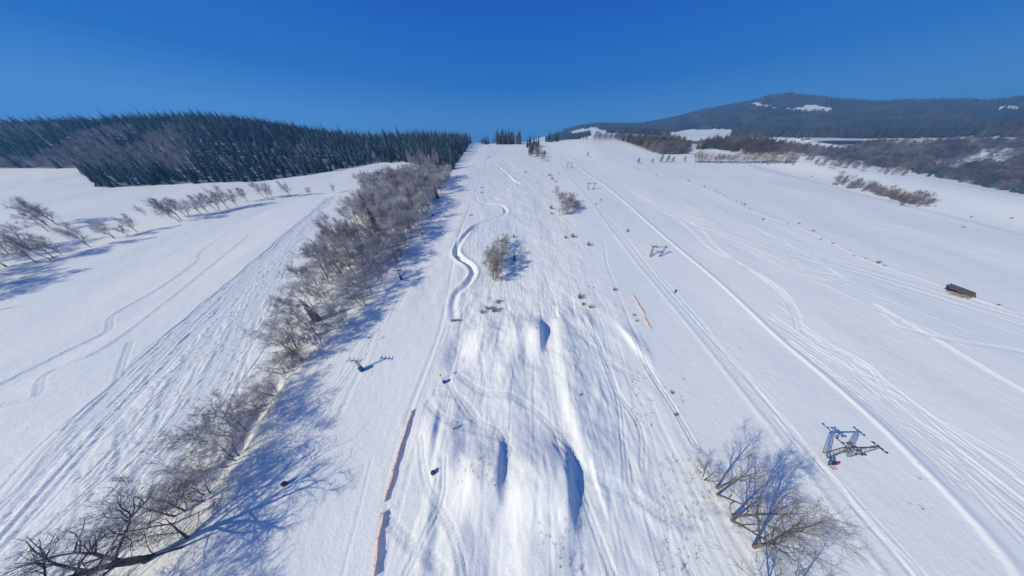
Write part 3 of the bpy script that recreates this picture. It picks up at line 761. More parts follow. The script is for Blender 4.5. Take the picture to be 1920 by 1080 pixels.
# --- the frosted wood beside the left piste
H2 = [(-64, 33), (-74, 38), (-82, 55), (-88, 74), (-97, 92), (-102, 112), (-112, 145), (-134, 192), (-120, 222), (-68, 248), (-62, 200), (-58, 130), (-56, 60), (-60, 36)]
R2 = random.Random(5)
pp = [p for p in poisson(H2, 4.9, 12000, R2) if float(fbm(p[0] / 16, p[1] / 16, 61.0, 2)) > -0.16 or p[0] > -64 or p[1] < 105]
pp.sort(key=lambda p: p[1] + 1.5 * max(0, -60 - p[0]) * (p[1] > 90))
cnt = 0
for x, y in pp:
    if 68 < y < 76 and x > -70 and R2.random() < 0.7: continue       # gap where snow shows between the groups
    edge = min(1, (x + 57) / -6)
    sc = R2.uniform(0.9, 1.4) * (1.0 if y > 70 else 0.85)
    key = 'frost%d' % R2.randint(0, 3) if R2.random() < 0.86 else 'hedge%d' % R2.randint(0, 1)
    cnt += 1
    if cnt > 185: BARE_MASS.append(('frost%d' % R2.randint(0, 3), xyz(x, y), sc)); continue
    if R2.random() < 0.03: key = 'spruce%d' % R2.randint(0, 3); sc *= 0.75
    nm = 'spruce' if key[0] == 's' else 'bare_tree'
    zn = ('lower end of the', 'lower middle of the', 'upper middle of the', 'upper end of the')[min(3, max(0, int((y - 80) / 42)))] + (' wood, row nearest the left piste' if x > -74 else (' wood, side facing the left field' if x < -96 else ' wood, inside its crown mass'))
    lb = 'dark green spruce standing among the frosted bare trees beside the left piste' if key[0] == 's' else (
        'frosted bare tree at the ' + zn if y > 80 else 'grey-brown bare tree in the group below the frosted wood, ' + ('piste side' if y > 55 and x > -72 else 'field side, upper half' if y > 55 else 'touching the ditch hedge' if y < 44 else 'middle part'))
    gp = 'spruces among the frosted bare trees' if key[0] == 's' else ('frosted trees of the wood beside the left piste' if y > 80 else 'lower group of the wood beside the left piste')
    plant(key, xyz(x, y), R2.random() * 6.28, sc, nm, lb, 'tree', gp)
for px, py, s in ((690, 402, 1.25), (712, 405, 1.15), (706, 432, 1.1), (772, 385, 1.15), (784, 378, 1.25), (800, 350, 1.0), (742, 420, .95)):
    T('spruce%d' % R2.randint(0, 3), px, py, s, 'dark green spruce standing among the frosted bare trees beside the left piste', name='spruce', group='spruces among the frosted bare trees')

# --- the hedge across the left field
for i, (px, py, s, k) in enumerate(((12, 500, .8, 'old'), (70, 493, .95, 'frost1'), (98, 486, .95, 'frost0'), (118, 478, .7, 'frost2'), (170, 464, .95, 'hedge0'), (215, 447, .8, 'hedge1'), (240, 442, .45, 'frost0'), (258, 436, .75, 'frost1'),
                     (275, 405, .5, 'hedge0'), (338, 415, 1.15, 'hedge1'), (322, 410, .9, 'hedge0'), (355, 408, .9, 'frost0'), (378, 403, .85, 'hedge0'), (392, 400, .85, 'frost1'), (410, 396, .95, 'hedge1'), (428, 392, 1.1, 'frost2'),
                     (446, 388, .85, 'hedge0'), (465, 378, .8, 'hedge1'), (500, 372, .95, 'hedge1'), (513, 372, .8, 'hedge0'), (545, 369, .85, 'hedge0'), (583, 366, .5, 'hedge1'), (628, 362, .55, 'hedge0'))):
    T({'hedge0': 'light0', 'hedge1': 'light1', 'frost0': 'light1', 'frost1': 'light0', 'frost2': 'light0', 'old': 'light1'}[k], px, py, s * 1.25, '%s tree from the left in the leafless hedge crossing the left field' % ORD[i], group='trees of the hedge across the left field')
T('light0', 110, 423, 1.5, 'lone frosted tree standing in the snow above the left hedge')
for x, y, k, s in ((-208, 44, 'spruce1', 1.0), (-226, 63, 'frost0', 1.5), (-233, 59, 'frost3', 1.5), (-222, 56, 'frost1', 1.4), (-240, 66, 'frost2', 1.5), (-248, 72, 'frost1', 1.5), (-258, 80, 'frost0', 1.5), (-264, 88, 'frost2', 1.4), (-218, 52, 'frost1', 1.2), (-232, 58, 'frost2', 1.2), (-252, 66, 'frost0', 1.2), (-240, 50, 'frost3', 1.1), (-266, 78, 'frost1', 1.2), (-258, 92, 'frost3', 1.2), (-300, 120, 'frost1', 1.2), (-285, 112, 'frost0', 1.0), (-215, 26, 'frost0', 0.9)):
    plant(k, xyz(x, y), R2.random() * 6, s, 'hedge_tree', 'tree left of the picture whose long shadow reaches into the left field', 'tree', 'hedge trees left of the picture')

# --- spruce forest of the left hill: the nearest 290 are trees of their own, the rest is one mass
pts = poisson(FOREST[:], 5.6, 70000, random.Random(3))
def front(p):
    x, y = p
    ex = np.interp(x, [-900, -640, -529, -389, -267, -187, -146, -109, -68], [290, 272, 267, 197, 215, 299, 303, 280, 252])
    return min(y - ex, (-66 - x) * 1.2)
def kind_of(x, y, R):
    n = float(fbm(x / 60, y / 60, 12.0, 2)); f = front((x, y))
    qx, qy, _q = project(x, y, float(Z0(x, y)) + 6)
    lf = 1.0 if qx < 350 and 236 < qy < 312 else 0.0
    if R.random() < (0.012 + 0.8 * lf * (n > -0.08) + (0.5 if (-150 < x < -90 and f < 30) else 0)): return 'b'
    return 's'
RF = random.Random(8)
allt = [(x, y, kind_of(x, y, RF)) for x, y in pts if y < 560]
allt.sort(key=lambda t: math.hypot(t[0], t[1]) + 4.0 * max(front(t[:2]), 0))
ind_s = [t for t in allt if t[2] == 's'][:215]; ind_b = []
for x, y, k in ind_s:
    plant('spruce%d' % RF.randint(0, 3), xyz(x + RF.gauss(0, 1.2), y + RF.gauss(0, 2.0)), RF.random() * 6.28, RF.uniform(0.55, 1.25) + (0.3 if RF.random() < .1 else 0), 'spruce', 'tall dark spruce at the forest edge ' + ('above the far left snowfield' if x < -420 else 'by the projecting corner of the left forest' if x < -340 else 'along the shaded foot of the left hill' if x < -230 else 'above the sunlit snow dome' if x < -130 else 'beside the top of the left piste'), 'tree', 'spruces along the edge of the left forest')
for x, y, k in ind_b:
    plant('far%d' % RF.randint(0, 2), xyz(x, y), RF.random() * 6.28, RF.uniform(1.0, 1.35), 'bare_tree', 'pale frosted bare tree at the edge of the dark spruce forest', 'tree', 'bare trees along the edge of the left forest')
chosen = set((t[0], t[1]) for t in ind_s + ind_b)
rest = [t for t in allt if (t[0], t[1]) not in chosen]
def mass(name, items, label, cat, mt, pale=None):
    """items: list of (V, F, loc, rot, scale)"""
    VV = []; FF = []; base = 0
    for V, Fq, loc, rz, sc in items:
        c, s = math.cos(rz), math.sin(rz); sc = np.array(sc if hasattr(sc, '__len__') else (sc, sc, sc))
        P = V * sc; P = np.stack([P[:, 0] * c - P[:, 1] * s, P[:, 0] * s + P[:, 1] * c, P[:, 2]], 1) + np.array(loc)
        VV.append(P); FF.append(Fq + base); base += len(V)
    mi = None if pale is None else np.concatenate([np.full(len(f), 1 if pale(it[2]) else 0) for f, it in zip(FF, items)])
    o = link(name, mesh_np(name, np.vstack(VV), np.vstack(FF), mt, mi)); tag(o, label, cat, None, 'stuff'); return o
def arrays(me):
    V = np.empty(len(me.vertices) * 3, np.float32); me.vertices.foreach_get('co', V)
    L = np.empty(len(me.loops), np.int32); me.loops.foreach_get('vertex_index', L)
    return V.reshape(-1, 3), L.reshape(-1, 3)
for i, (x, y, k) in enumerate(rest):
    (SPRUCE_MASS if k == 's' else BARE_MASS).append((('spruce%d' % (i % 4)) if k == 's' else 'far%d' % (i % 3), xyz(x, y), RF.uniform(0.75, 1.3) + (0.35 if RF.random() < .08 else 0) if k == 's' else RF.uniform(1.0, 1.4)))
FT = [arrays(PROTO['far%d' % i][1]) for i in range(3)]

# --- trees on the crest and beside the upper pistes
RC = random.Random(12)
def scatter_px(poly, n, kinds, scs, name, label, cat, group):
    xs = [p[0] for p in poly]; ys = [p[1] for p in poly]; k = 0; tries = 0
    while k < n and tries < n * 60:
        tries += 1
        px = RC.uniform(min(xs), max(xs)); py = RC.uniform(min(ys), max(ys))
        if not bool(inpoly(np.array(px), np.array(py), poly)): continue
        key = RC.choice(kinds); plant(key, on(px, py), RC.random() * 6.28, RC.uniform(*scs), name, label, cat, group); k += 1
def mass_px(poly, n, kinds, scs, dest):
    xs = [p[0] for p in poly]; ys = [p[1] for p in poly]
    P = [(RC.uniform(min(xs), max(xs)), RC.uniform(min(ys), max(ys))) for _ in range(n * 6)]
    P = [p for p in P if bool(inpoly(np.array(p[0]), np.array(p[1]), poly))][:n]
    for g in ground_at([p[0] for p in P], [p[1] for p in P]): dest.append((RC.choice(kinds), xyz(g[0], g[1]), RC.uniform(*scs)))
def crest(px0, px1, n, kinds, scs, label, group, name='spruce', dist=(500, 545)):
    for i in range(n):
        px = RC.uniform(px0, px1); y = RC.uniform(*dist)
        x = (px - 960) / FPX * (y * cP - 8)
        plant(RC.choice(kinds), xyz(x, y), RC.random() * 6, RC.uniform(*scs), name, label, 'tree', group)
SK = ['spruce0', 'spruce1', 'spruce2', 'spruce3']
crest(892, 930, 7, ['far0', 'far1'], (0.8, 1.3), 'thin bare tree on the skyline left of the tall crest clump', 'thin bare trees on the crest', 'bare_tree', (470, 500))
crest(912, 920, 2, SK, (1.1, 1.5), 'spruce on the skyline left of the tall crest clump', 'spruces left of the crest clump', dist=(480, 500))
crest(932, 976, 20, SK, (1.5, 2.1), 'tall slender spruce in the dense clump on top of the slope', 'tall spruces of the crest clump', dist=(470, 500))
crest(930, 978, 14, ['far0', 'far1', 'far2'], (1.3, 2.3), 'tall bare tree in the dense clump on top of the slope', 'bare trees of the crest clump', 'bare_tree', (462, 490))
crest(985, 1010, 10, SK, (1.0, 1.5), 'spruce in the small clump right of the tall crest clump', 'spruces at the top of the middle strip', dist=(410, 450))
crest(1024, 1046, 9, SK, (1.1, 1.6), 'spruce in the skyline group at the top of the right piste', 'spruces above the right piste', dist=(500, 560))
crest(1048, 1100, 14, SK, (0.6, 1.0), 'small distant spruce on the skyline above the right piste', 'small spruces on the far skyline', dist=(540, 600))
crest(990, 1012, 14, ['far0', 'far1', 'far2'], (1.0, 1.5), 'frosted bare tree in the strip running down from the crest', 'bare trees of the strip below the crest', 'bare_tree', (330, 420))
scatter_px([(998, 284), (1010, 280), (1024, 300), (1014, 304)], 12, ['frost0', 'far1', 'frost3'], (0.7, 1.0), 'bare_tree', 'frosted bare tree at the lower end of the strip below the crest', 'tree', 'bare trees at the lower end of the crest strip')
for px, py, s, k, lb in ((1008, 298, .7, 'frost1', 'frosted bare tree at the lower left end of the strip below the crest'), (1018, 302, .75, 'frost3', 'frosted bare tree at the lower right end of the strip below the crest'),
                         (1101, 295, .6, 'frost2', 'small lone bare tree right of the upper lift pylons')):
    T(k, px, py, s, lb)
# middle strip
for i, (px, py, s) in enumerate(((1042, 368, .62), (1050, 380, .75), (1058, 390, .8), (1066, 392, .75), (1060, 402, .8), (1075, 395, .65), (1050, 404, .6), (1082, 392, .5), (1070, 382, .7))):
    T('brush%d' % (i % 2) if i % 3 else 'frost1', px, py, s * 1.15, 'bare tree in the round brushy clump left of the second lift pylon', group='bare trees of the round clump')
for i, (px, py, s) in enumerate(((925, 525, .82), (930, 528, .7), (922, 508, .85), (932, 512, .9), (940, 500, .85), (926, 494, .8), (935, 482, .75), (942, 470, .65), (948, 462, .6), (948, 486, .7))):
    T('brush%d' % (i % 2) if i % 3 else 'frost0', px, py, s * 1.1, 'brown bare tree in the upright clump below the bends of the snow run', group='bare trees of the upright clump')
T('spruce2', 964, 488, .38, 'small dark spruce at the right side of the upright bare clump', name='spruce')
SH = (('shrub1', 903, 588, .8, 'rust-brown low shrub left end of the row of four below the upright clump'), ('shrub1', 914, 580, 1.0, 'rust-brown shrub second from the left in the row below the upright clump'),
      ('shrub0', 926, 585, .9, 'grey shrub at the lower edge of the row below the upright clump'), ('shrub1', 934, 568, .9, 'brown shrub at the upper right end of the row below the upright clump'),
      ('shrub0', 1086, 560, .9, 'dark shrub with splayed stems above the snow hollow left of the short orange netting'), ('shrub1', 1092, 572, .7, 'low shrub just below the dark splayed one above the snow hollow'),
      ('shrub2', 1106, 578, .7, 'pale low shrub at the rim of the snow hollow'), ('shrub0', 1151, 545, .6, 'small round dark bush alone on the snow left of the short orange netting'),
      ('shrub0', 1073, 446, .95, 'dark bush of the pair below the round clump'), ('shrub2', 1060, 447, .7, 'pale twiggy bush left of the dark one below the round clump'), ('shrub0', 1103, 461, .85, 'dark bush nearest the right piste below the round clump'),
      ('shrub0', 963, 446, .7, 'flat dark bush above the upright clump'), ('shrub2', 985, 323, 1.0, 'round pale bush alone on the upper middle slope'), ('shrub2', 1030, 330, 1.3, 'pale bush in the upper part of the middle strip'),
      ('shrub0', 1035, 337, 1.0, 'dark low bush just below the pale bush of the middle strip'), ('shrub0', 1033, 392, 1.0, 'dark bush at the left foot of the round clump'), ('shrub1', 1034, 402, .8, 'brown bush at the lower left of the round clump'),
      ('shrub1', 1266, 778, .4, 'tiny brown bush uphill of the small bare tree by the right piste'), ('shrub1', 853, 807, .3, 'tiny tuft of brown twigs right of the long orange netting'),
      ('shrub0', 1188, 592, .35, 'little dark bush left of the gap in the short orange netting'), ('shrub0', 1193, 603, .35, 'little dark bush just below the gap in the short orange netting'),
      ('shrub1', 1085, 745, .3, 'tiny twiggy tuft right of the long snow bank'), ('shrub1', 1259, 738, .4, 'tiny twiggy bush left of the lower right piste'))
for k, px, py, s, lb in SH: T(k, px, py, s, lb, name='shrub', cat='shrub')
# brush piles on the snow run
def brush_pile(px, py, s, label):
    o = thing('brush_pile', label, 'brush pile', on(px, py), rnd.uniform(-0.3, 0.4), None, s)
    b = MB(); k = MB()
    for i in range(30):
        a = Vector((rnd.uniform(-1.4, 1.2), rnd.uniform(-.35, .35), rnd.uniform(0.05, .45))); e = a + Vector((rnd.uniform(0.5, 1.6), rnd.uniform(-.3, .3), rnd.uniform(-.2, .4)))
        b.tube([a, e], [0.035, 0.015], 4)
    for i in range(130):
        a = Vector((rnd.uniform(-1.5, 1.8), rnd.uniform(-.5, .5), rnd.uniform(0, .5))); k.strip(a, a + Vector((rnd.uniform(-.2, .7), rnd.uniform(-.3, .3), rnd.uniform(-.05, .35))), 0.02)
    b.obj('branches', M['bark'], o); k.obj('twigs', M['twig_dark'], o)
for px, py, s, lb in ((852, 602, 1.15, 'dark brush pile at the lower end of the banked snow run'), (855, 482, 1.0, 'brush pile where the snow run bends beside the left piste'), (882, 404, 1.0, 'brush pile below the round bend of the snow run'),
                      (903, 352, 1.0, 'lower brush pile of the pair above the round bend'), (903, 361, 1.0, 'brush pile right above the round bend of the snow run'), (918, 276, 1.1, 'dark brush pile high up below the crest'), (1041, 341, 1.1, 'brush pile in the upper middle strip')):
    brush_pile(px, py, s, lb)

# --- right side: hedge line, woods, shrubs
for i, (px, py, s) in enumerate(((1196, 307, .7), (1222, 306, .6), (1238, 305, .95), (1250, 305, .95), (1260, 304, .7), (1282, 303, .7))):
    T('far%d' % (i % 3), px, py, s, 'small bare tree in the gappy left part of the hedge across the right field', group='gappy trees of the right hedge')
RH = random.Random(14)
for i in range(40):
    px = 1302 + 180 * (i + RH.random()) / 40; py = 306 + (px - 1302) * 0.012 + RH.uniform(-3, 1)
    plant('frost%d' % (i % 4), on(px, py), RH.random() * 6, RH.uniform(.75, 1.2), 'bare_tree', 'pinkish bare tree in the dense hedge across the right field', 'tree', 'trees of the dense right hedge')
mass_px([(1108, 264), (1150, 264), (1180, 272), (1232, 290), (1290, 290), (1290, 278), (1240, 266), (1200, 258), (1160, 256)], 330, ['far0', 'far1', 'far2'], (1.1, 1.7), BARE_MASS)
mass_px([(1150, 262), (1165, 264), (1240, 284), (1265, 282), (1250, 270), (1215, 258)], 150, SK, (0.8, 1.3), SPRUCE_MASS)
mass_px([(1298, 280), (1345, 281), (1400, 293), (1545, 294), (1560, 284), (1480, 274), (1380, 268)], 420, ['far0', 'far1', 'far2'], (1.0, 1.6), BARE_MASS)
mass_px([(1298, 280), (1345, 281), (1410, 286), (1480, 282), (1400, 268), (1345, 266)], 150, SK, (0.9, 1.3), SPRUCE_MASS)
_n = len(BARE_MASS); RV0 = random.Random(2)
mass_px([(1540, 300), (1700, 322), (1920, 366), (1990, 380), (1990, 270), (1800, 268), (1640, 268), (1560, 284)], 2300, ['far0', 'far1', 'far2'], (1.0, 1.5), BARE_MASS)
BARE_MASS[_n:] = [t for t in BARE_MASS[_n:] if float(fbm(t[1][0] / 90, t[1][1] / 60, 91.0, 3)) > -0.06 or RV0.random() < .22]
mass_px([(1478, 312), (1600, 322), (1700, 335), (1700, 322), (1560, 300), (1480, 298)], 60, ['frost0', 'far1', 'far2'], (0.4, 0.8), BARE_MASS)
mass_px([(1600, 345), (1730, 372), (1740, 392), (1700, 392), (1640, 366)], 40, ['frost0', 'far1', 'frost2'], (0.35, 0.6), BARE_MASS)
mass_px([(1690, 322), (1920, 366), (1920, 330), (1750, 318)], 110, SK, (0.7, 1.1), SPRUCE_MASS)
ROW = [(1181, 314), (1189, 316), (1196, 318), (1204, 321), (1230, 328), (1245, 331), (1276, 333), (1291, 340), (1303, 343), (1320, 351), (1330, 354), (1341, 359), (1349, 362), (1356, 366), (1364, 370), (1380, 378), (1389, 381), (1395, 385), (1404, 393),
       (1430, 412), (1475, 421), (1497, 420), (1524, 434), (1538, 449), (1560, 457), (1600, 480), (1622, 485), (1645, 494), (1657, 499), (1522, 332), (1550, 355), (1895, 410), (1805, 427), (1752, 388), (1820, 408), (1870, 573), (1112, 262)]
for i, (px, py) in enumerate(ROW):
    T(('shrub2', 'shrub0')[i % 2], px, py, 0.28 + 0.35 * ((i * 7) % 5) / 5, 'small low shrub poking out of the open snow of the right field', name='shrub', cat='shrub', group='low shrubs scattered over the right field')
for i in range(44):
    t = (i + RH.random()) / 44; px = 1560 + 152 * t; py = 348 + 38 * t ** 1.2 + RH.uniform(-12, 2) * (1.2 - t)
    plant(('frost%d' % (i % 4)) if i % 3 == 0 else 'far%d' % (i % 2), on(px, py), RH.random() * 6, RH.uniform(.5, .8), 'bush', 'low bush in the grey clump on the rim of the right field', 'bush', 'bushes on the rim of the right field')
# valley woodland beyond the right field, and the far forest, each one mass
RV = random.Random(21)
items = []; cn = 0
wf = lambda x, y: None
def wood_at(x, y):
    i = min(max(int(np.searchsorted(GX, x)), 0), nx - 1); j = min(max(int(np.searchsorted(GY, y)), 0), ny - 1); return wood[j, i]
def wood_at(x, y):
    i = min(max(int(np.searchsorted(GX, x)), 0), nx - 1); j = min(max(int(np.searchsorted(GY, y)), 0), ny - 1); return wood[j, i]
ARR = {k: (SPR[int(k[-1])] if k[0] == 's' else arrays(PROTO[k][1])) for k in set(t[0] for t in BARE_MASS + SPRUCE_MASS)}
FLT = {k: (arrays(PROTO[k][1])[0][:1200], arrays(PROTO[k][1])[1][:900]) for k in ('far0', 'far1', 'far2')}
def conv(L):
    out = []
    for k, loc, sc in L:
        d = math.hypot(loc[0], loc[1]); a = ARR[k]
        if k in FLT and d > 480 and loc[0] > 0: a = FLT[k]; sc = (sc * 1.5, sc * 1.5, sc)
        out.append((a[0], a[1], loc, RV.random() * 6.28, sc))
    return out
mass('bare_woodland', conv(BARE_MASS), 'grey frosted bare woodland mixed through the hills on both sides and filling the right valley', 'woodland', [M['twig_far'], M['twig']], lambda q: q[0] < -60)
mass('spruce_forest', conv(SPRUCE_MASS), 'dense dark spruce forest behind the front rows of trees on both sides', 'forest', M['needle'])
cone = MB().tube([(0, 0, -2), (0, 0, 4), (0, 0, 22)], [2.5, 5.0, 0.2], 5); cV = np.array(cone.v, np.float32); cF = np.array([t for f in cone.f if len(f) == 4 for t in ((f[0], f[1], f[2]), (f[0], f[2], f[3]))], np.int32)
items = []
while len(items) < 16000:
    az = math.radians(RV.uniform(12, 74)); r = RV.uniform(1150, 2680)
    x, y = r * math.sin(az), r * math.cos(az)
    if wood_at(x, y) < 0.4: continue
    items.append((cV, cF, xyz(x, y), 0, (RV.uniform(.8, 1.5), RV.uniform(.8, 1.5), RV.uniform(.6, 1.05))))
mass('mountain_forest', items, 'hazy dark forest covering the distant mountain', 'forest', M['needle_far'])

# far cottages at the foot of the mountain
def cottage(px, py, label):
    o = thing('cottage', label, 'cottage', on(px, py), rnd.uniform(0.2, 1.2), None, 1.3)
    MB().box((0, 0, 1.8), (10, 7, 4)).obj('wall', M['white'], o)
    b = MB(); b.v = [(-5.6, -4.1, 3.7), (5.6, -4.1, 3.7), (5.6, 4.1, 3.7), (-5.6, 4.1, 3.7), (-5.6, 0, 7), (5.6, 0, 7)]; b.f = [(0, 1, 5, 4), (2, 3, 4, 5), (0, 4, 3), (1, 2, 5), (3, 2, 1, 0)]
    r = b.obj('roof', M['roof'], o)
    MB().box((2, 1, 6.3), (0.8, 0.8, 2.2)).obj('chimney', M['wall_wood'], r)
    for x in (-2.5, 2.5): MB().box((x, -3.51, 2.2), (1.3, 0.06, 1.3)).obj('window', M['grey_pad'], o)
    MB().box((0, -3.51, 1.4), (1.1, 0.06, 2.2)).obj('door', M['timber'], o)
for px, py, lb in ((1447, 262, 'small pale cottage leftmost at the foot of the mountain'), (1497, 264, 'small pale cottage middle of three at the foot of the mountain'), (1510, 266, 'small pale cottage rightmost at the foot of the mountain')):
    cottage(px, py, lb)

# ---------------------------------------------------------------- lift pylons
def lattice(b, p0, p1, w0, w1, n):
    p0 = Vector(p0); p1 = Vector(p1); cs = []
    for i in range(n + 1):
        t = i / n; c = p0.lerp(p1, t); w = w0 + (w1 - w0) * t
        cs.append([c + Vector((sx * w / 2, sy * w / 2, 0)) for sx, sy in ((-1, -1), (1, -1), (1, 1), (-1, 1))])
    for k in range(4):
        b.bar(cs[0][k], cs[n][k], 0.075)
    for i in range(n):
        for k in range(4):
            b.bar(cs[i][k], cs[i + 1][(k + 1) % 4], 0.032); b.bar(cs[i + 1][k], cs[i + 1][(k + 1) % 4], 0.03)
def portal(px, py, label, rz=0.0):
    o = thing('lift_pylon', label, 'lift pylon', on(px, py), rz, 'portal pylons of the right drag lift')
    for s, x0, x1 in ((-1, -2.3, -3.1), (1, 2.3, 3.1)):
        b = MB(); lattice(b, (x0, 0, -0.4), (x1, 0, 5.1), 0.75, 0.42, 7); b.obj('mast', M['steel'], o)
    MB().bar((-3.7, 0, 5.2), (3.9, 0, 5.2), 0.18, 0.20).obj('crossbar', M['steel'], o)
    for x, L, dy in ((-3.3, 3.0, 0.3), (-2.3, 2.2, -0.2), (-1.6, 2.2, -0.2), (3.2, 2.0, -0.1)):
        a = MB().bar((x, dy - L / 2, 5.42), (x, dy + L / 2, 5.42), 0.13, 0.13).obj('wheel_arm', M['steel'], o)
        for q in range(4):
            y = dy - L / 2 + 0.2 + q * (L - .4) / 3
            MB().tube([(x + 0.09, y, 5.50), (x + 0.17, y, 5.50)], [0.19, 0.19], 10).obj('wheel', M['grey_pad'], a)
    b = MB().bar((-3.1, 0, 2.2), (-2.75, -0.5, 2.2), 0.05)
    for z in range(12): b.bar((-2.85, -0.42, 0.4 + z * 0.38), (-2.5, -0.42, 0.4 + z * 0.38), 0.03)
    b.obj('ladder', M['steel'], o)
    return o
portal(1568, 853, 'nearest steel portal pylon with two lattice masts beside the pair of skiers', 0.02)
portal(1228, 481, 'second steel portal pylon up the right lift, left of the white snow wall')
portal(1107, 356, 'third steel portal pylon up the right lift, above the skiers')
portal(1067, 315, 'fourth and farthest steel portal pylon, high on the right lift')

def tpylon(px, py, label, sc=0.88):
    o = thing('lift_pylon', label, 'lift pylon', on(px, py), -0.1, 'single-mast pylons of the left drag lift', sc)
    b = MB(); lattice(b, (0, 0, -0.3), (0, 0, 4.7), 0.55, 0.35, 7); b.obj('mast', M['timber'], o)
    MB().bar((-2.3, 0, 4.8), (2.0, 0, 4.8), 0.2, 0.22).obj('crossbar', M['timber'], o)
    for x in (-2.1, -0.7, 0.7, 1.9):
        MB().bar((x, -0.9, 4.97), (x, 0.9, 4.97), 0.13, 0.12).obj('wheel_arm', M['steel'], o)
    MB().tube([(0.45, -0.45, -0.2), (0.45, -0.45, 1.7)], [0.62, 0.62], 12).obj('safety_mattress', M['blue_pad'], o)
tpylon(679, 692, 'timber T pylon with a blue mattress at its foot, lowest of the left lift')
tpylon(752, 522, 'timber T pylon with a blue mattress, second of the left lift beside the frosted wood')
tpylon(811, 405, 'timber T pylon with a blue mattress, topmost in view of the left lift')
T_ = None
# snowmaking gear, markers
def hydrant(px, py, label, pad, lean=0.0):
    o = thing('padded_hydrant', label, 'padded post', on(px, py), 0.5, None, 0.72, (0, lean))
    MB().tube([(0, 0, -0.2), (0, 0, 0.1), (0, 0, 1.2), (0, 0, 1.3)], [0.48, 0.52, 0.52, 0.40], 14).obj('padding', pad, o)
    MB().tube([(0, 0, 1.25), (0, 0, 1.65)], [0.08, 0.08], 8).obj('standpipe', M['steel'], o)
    MB().tube([(-0.05, 0, 1.6), (0.3, 0, 1.62)], [0.09, 0.07], 8).obj('valve', M['steel'], o)
hydrant(833, 718, 'blue padded hydrant standing in the snow below the banked run', M['blue_pad'])
hydrant(814, 889, 'grey padded hydrant with a dark shadow right of the orange netting', M['grey_pad'])
hydrant(792, 439, 'blue padded hydrant beside the wood at the edge of the left piste', M['blue_pad'])
hydrant(536, 908, 'dark padded hydrant standing in the tree shadows left of the piste', M['grey_pad'])
hydrant(815, 392, 'blue padded hydrant high up where tree shadows meet the left piste', M['blue_pad'])
def marker(px, py, label, h=2.2, top='orange'):
    o = thing('marker_pole', label, 'marker pole', on(px, py), 0, None)
    MB().tube([(0, 0, -0.3), (0, 0, h)], [0.045, 0.035], 6).obj('pole', M['pole_orange'], o)
    MB().tube([(0, 0, h - 0.1), (0, 0, h + 0.3)], [0.16, 0.16], 8).obj('cap', M['black'], o)
for px, py, lb in ((829, 712, 'slim orange marker pole left of the blue hydrant'), (877, 402, 'marker pole beside the brush pile below the round bend'), (905, 330, 'marker pole beside the upper left piste edge'), (908, 318, 'marker pole near the upper bend of the snow run'),
                   (730, 558, 'marker pole left of the piste below the second T pylon'), (768, 490, 'marker pole between the wood and the left piste'), (697, 642, 'marker pole above the lowest T pylon'), (912, 302, 'marker pole at the top bend of the snow run'),
                   (886, 272, 'marker pole on the crest above the left piste'), (942, 336, 'marker pole in the middle of the upper slope'), (1101, 545, 'marker pole beside the dark splayed shrub')):
    marker(px, py, lb)

# ---------------------------------------------------------------- orange netting
def netting(pts, label, h=0.75, lean=-0.6):
    l = smoothline(W(pts), 0.5)
    x0, y0 = l[0]; o = thing('netting_fence', label, 'netting fence', (x0, y0, height(x0, y0)), 0, None)
    V = []; Fq = []
    n = len(l); base = Vector(o.location)
    t = np.gradient(l, axis=0)
    for i in range(n):
        nrm = np.array([t[i, 1], -t[i, 0]]); nrm = nrm / max(np.linalg.norm(nrm), 1e-6)
        sag = 0.12 * math.sin(i * 0.9) + 0.08 * rnd.uniform(-1, 1)
        zz = height(l[i, 0], l[i, 1])
        for k in range(5):
            u = k / 4; off = nrm * (lean * u * (1 + sag) + 0.12 * math.sin(u * 6 + i * 0.3))
            V.append((l[i, 0] + off[0] - base.x, l[i, 1] + off[1] - base.y, zz - 0.05 + u * h * (0.92 + sag * 0.5) - base.z))
    for i in range(n - 1):
        for k in range(4): q = i * 5 + k; Fq.append((q, q + 1, q + 6, q + 5))
    me = mesh_np('net', V, Fq, M['orange'], smoothed=True); no = link('net', me, o)
    so = no.modifiers.new('thickness', 'SOLIDIFY'); so.thickness = 0.03
    for i in range(0, n, 5):
        zz = height(l[i, 0], l[i, 1]); p = Vector((l[i, 0], l[i, 1], zz)) - base
        nrm = np.array([t[i, 1], -t[i, 0]]); nrm = nrm / max(np.linalg.norm(nrm), 1e-6)
        MB().tube([p + Vector((0, 0, -0.2)), p + Vector((nrm[0] * lean * .5, nrm[1] * lean * .5, h + 0.25))], [0.035, 0.03], 5).obj('stake', M['roof'], o)
netting([(770, 771), (762, 800), (748, 840), (737, 876), (728, 912), (719, 942)], 'long orange netting fence along the left piste, upper piece')
netting([(715, 964), (711, 990), (706, 1020), (703, 1050), (698, 1085)], 'orange netting fence along the left piste, lower piece running off the bottom edge')
netting([(1184, 552), (1192, 563), (1200, 578), (1208, 592)], 'short orange netting fence on the middle strip, upper piece', 0.7, -0.1)
netting([(1208, 597), (1214, 607), (1220, 617)], 'short orange netting fence on the middle strip, lower piece', 0.7, -0.1)

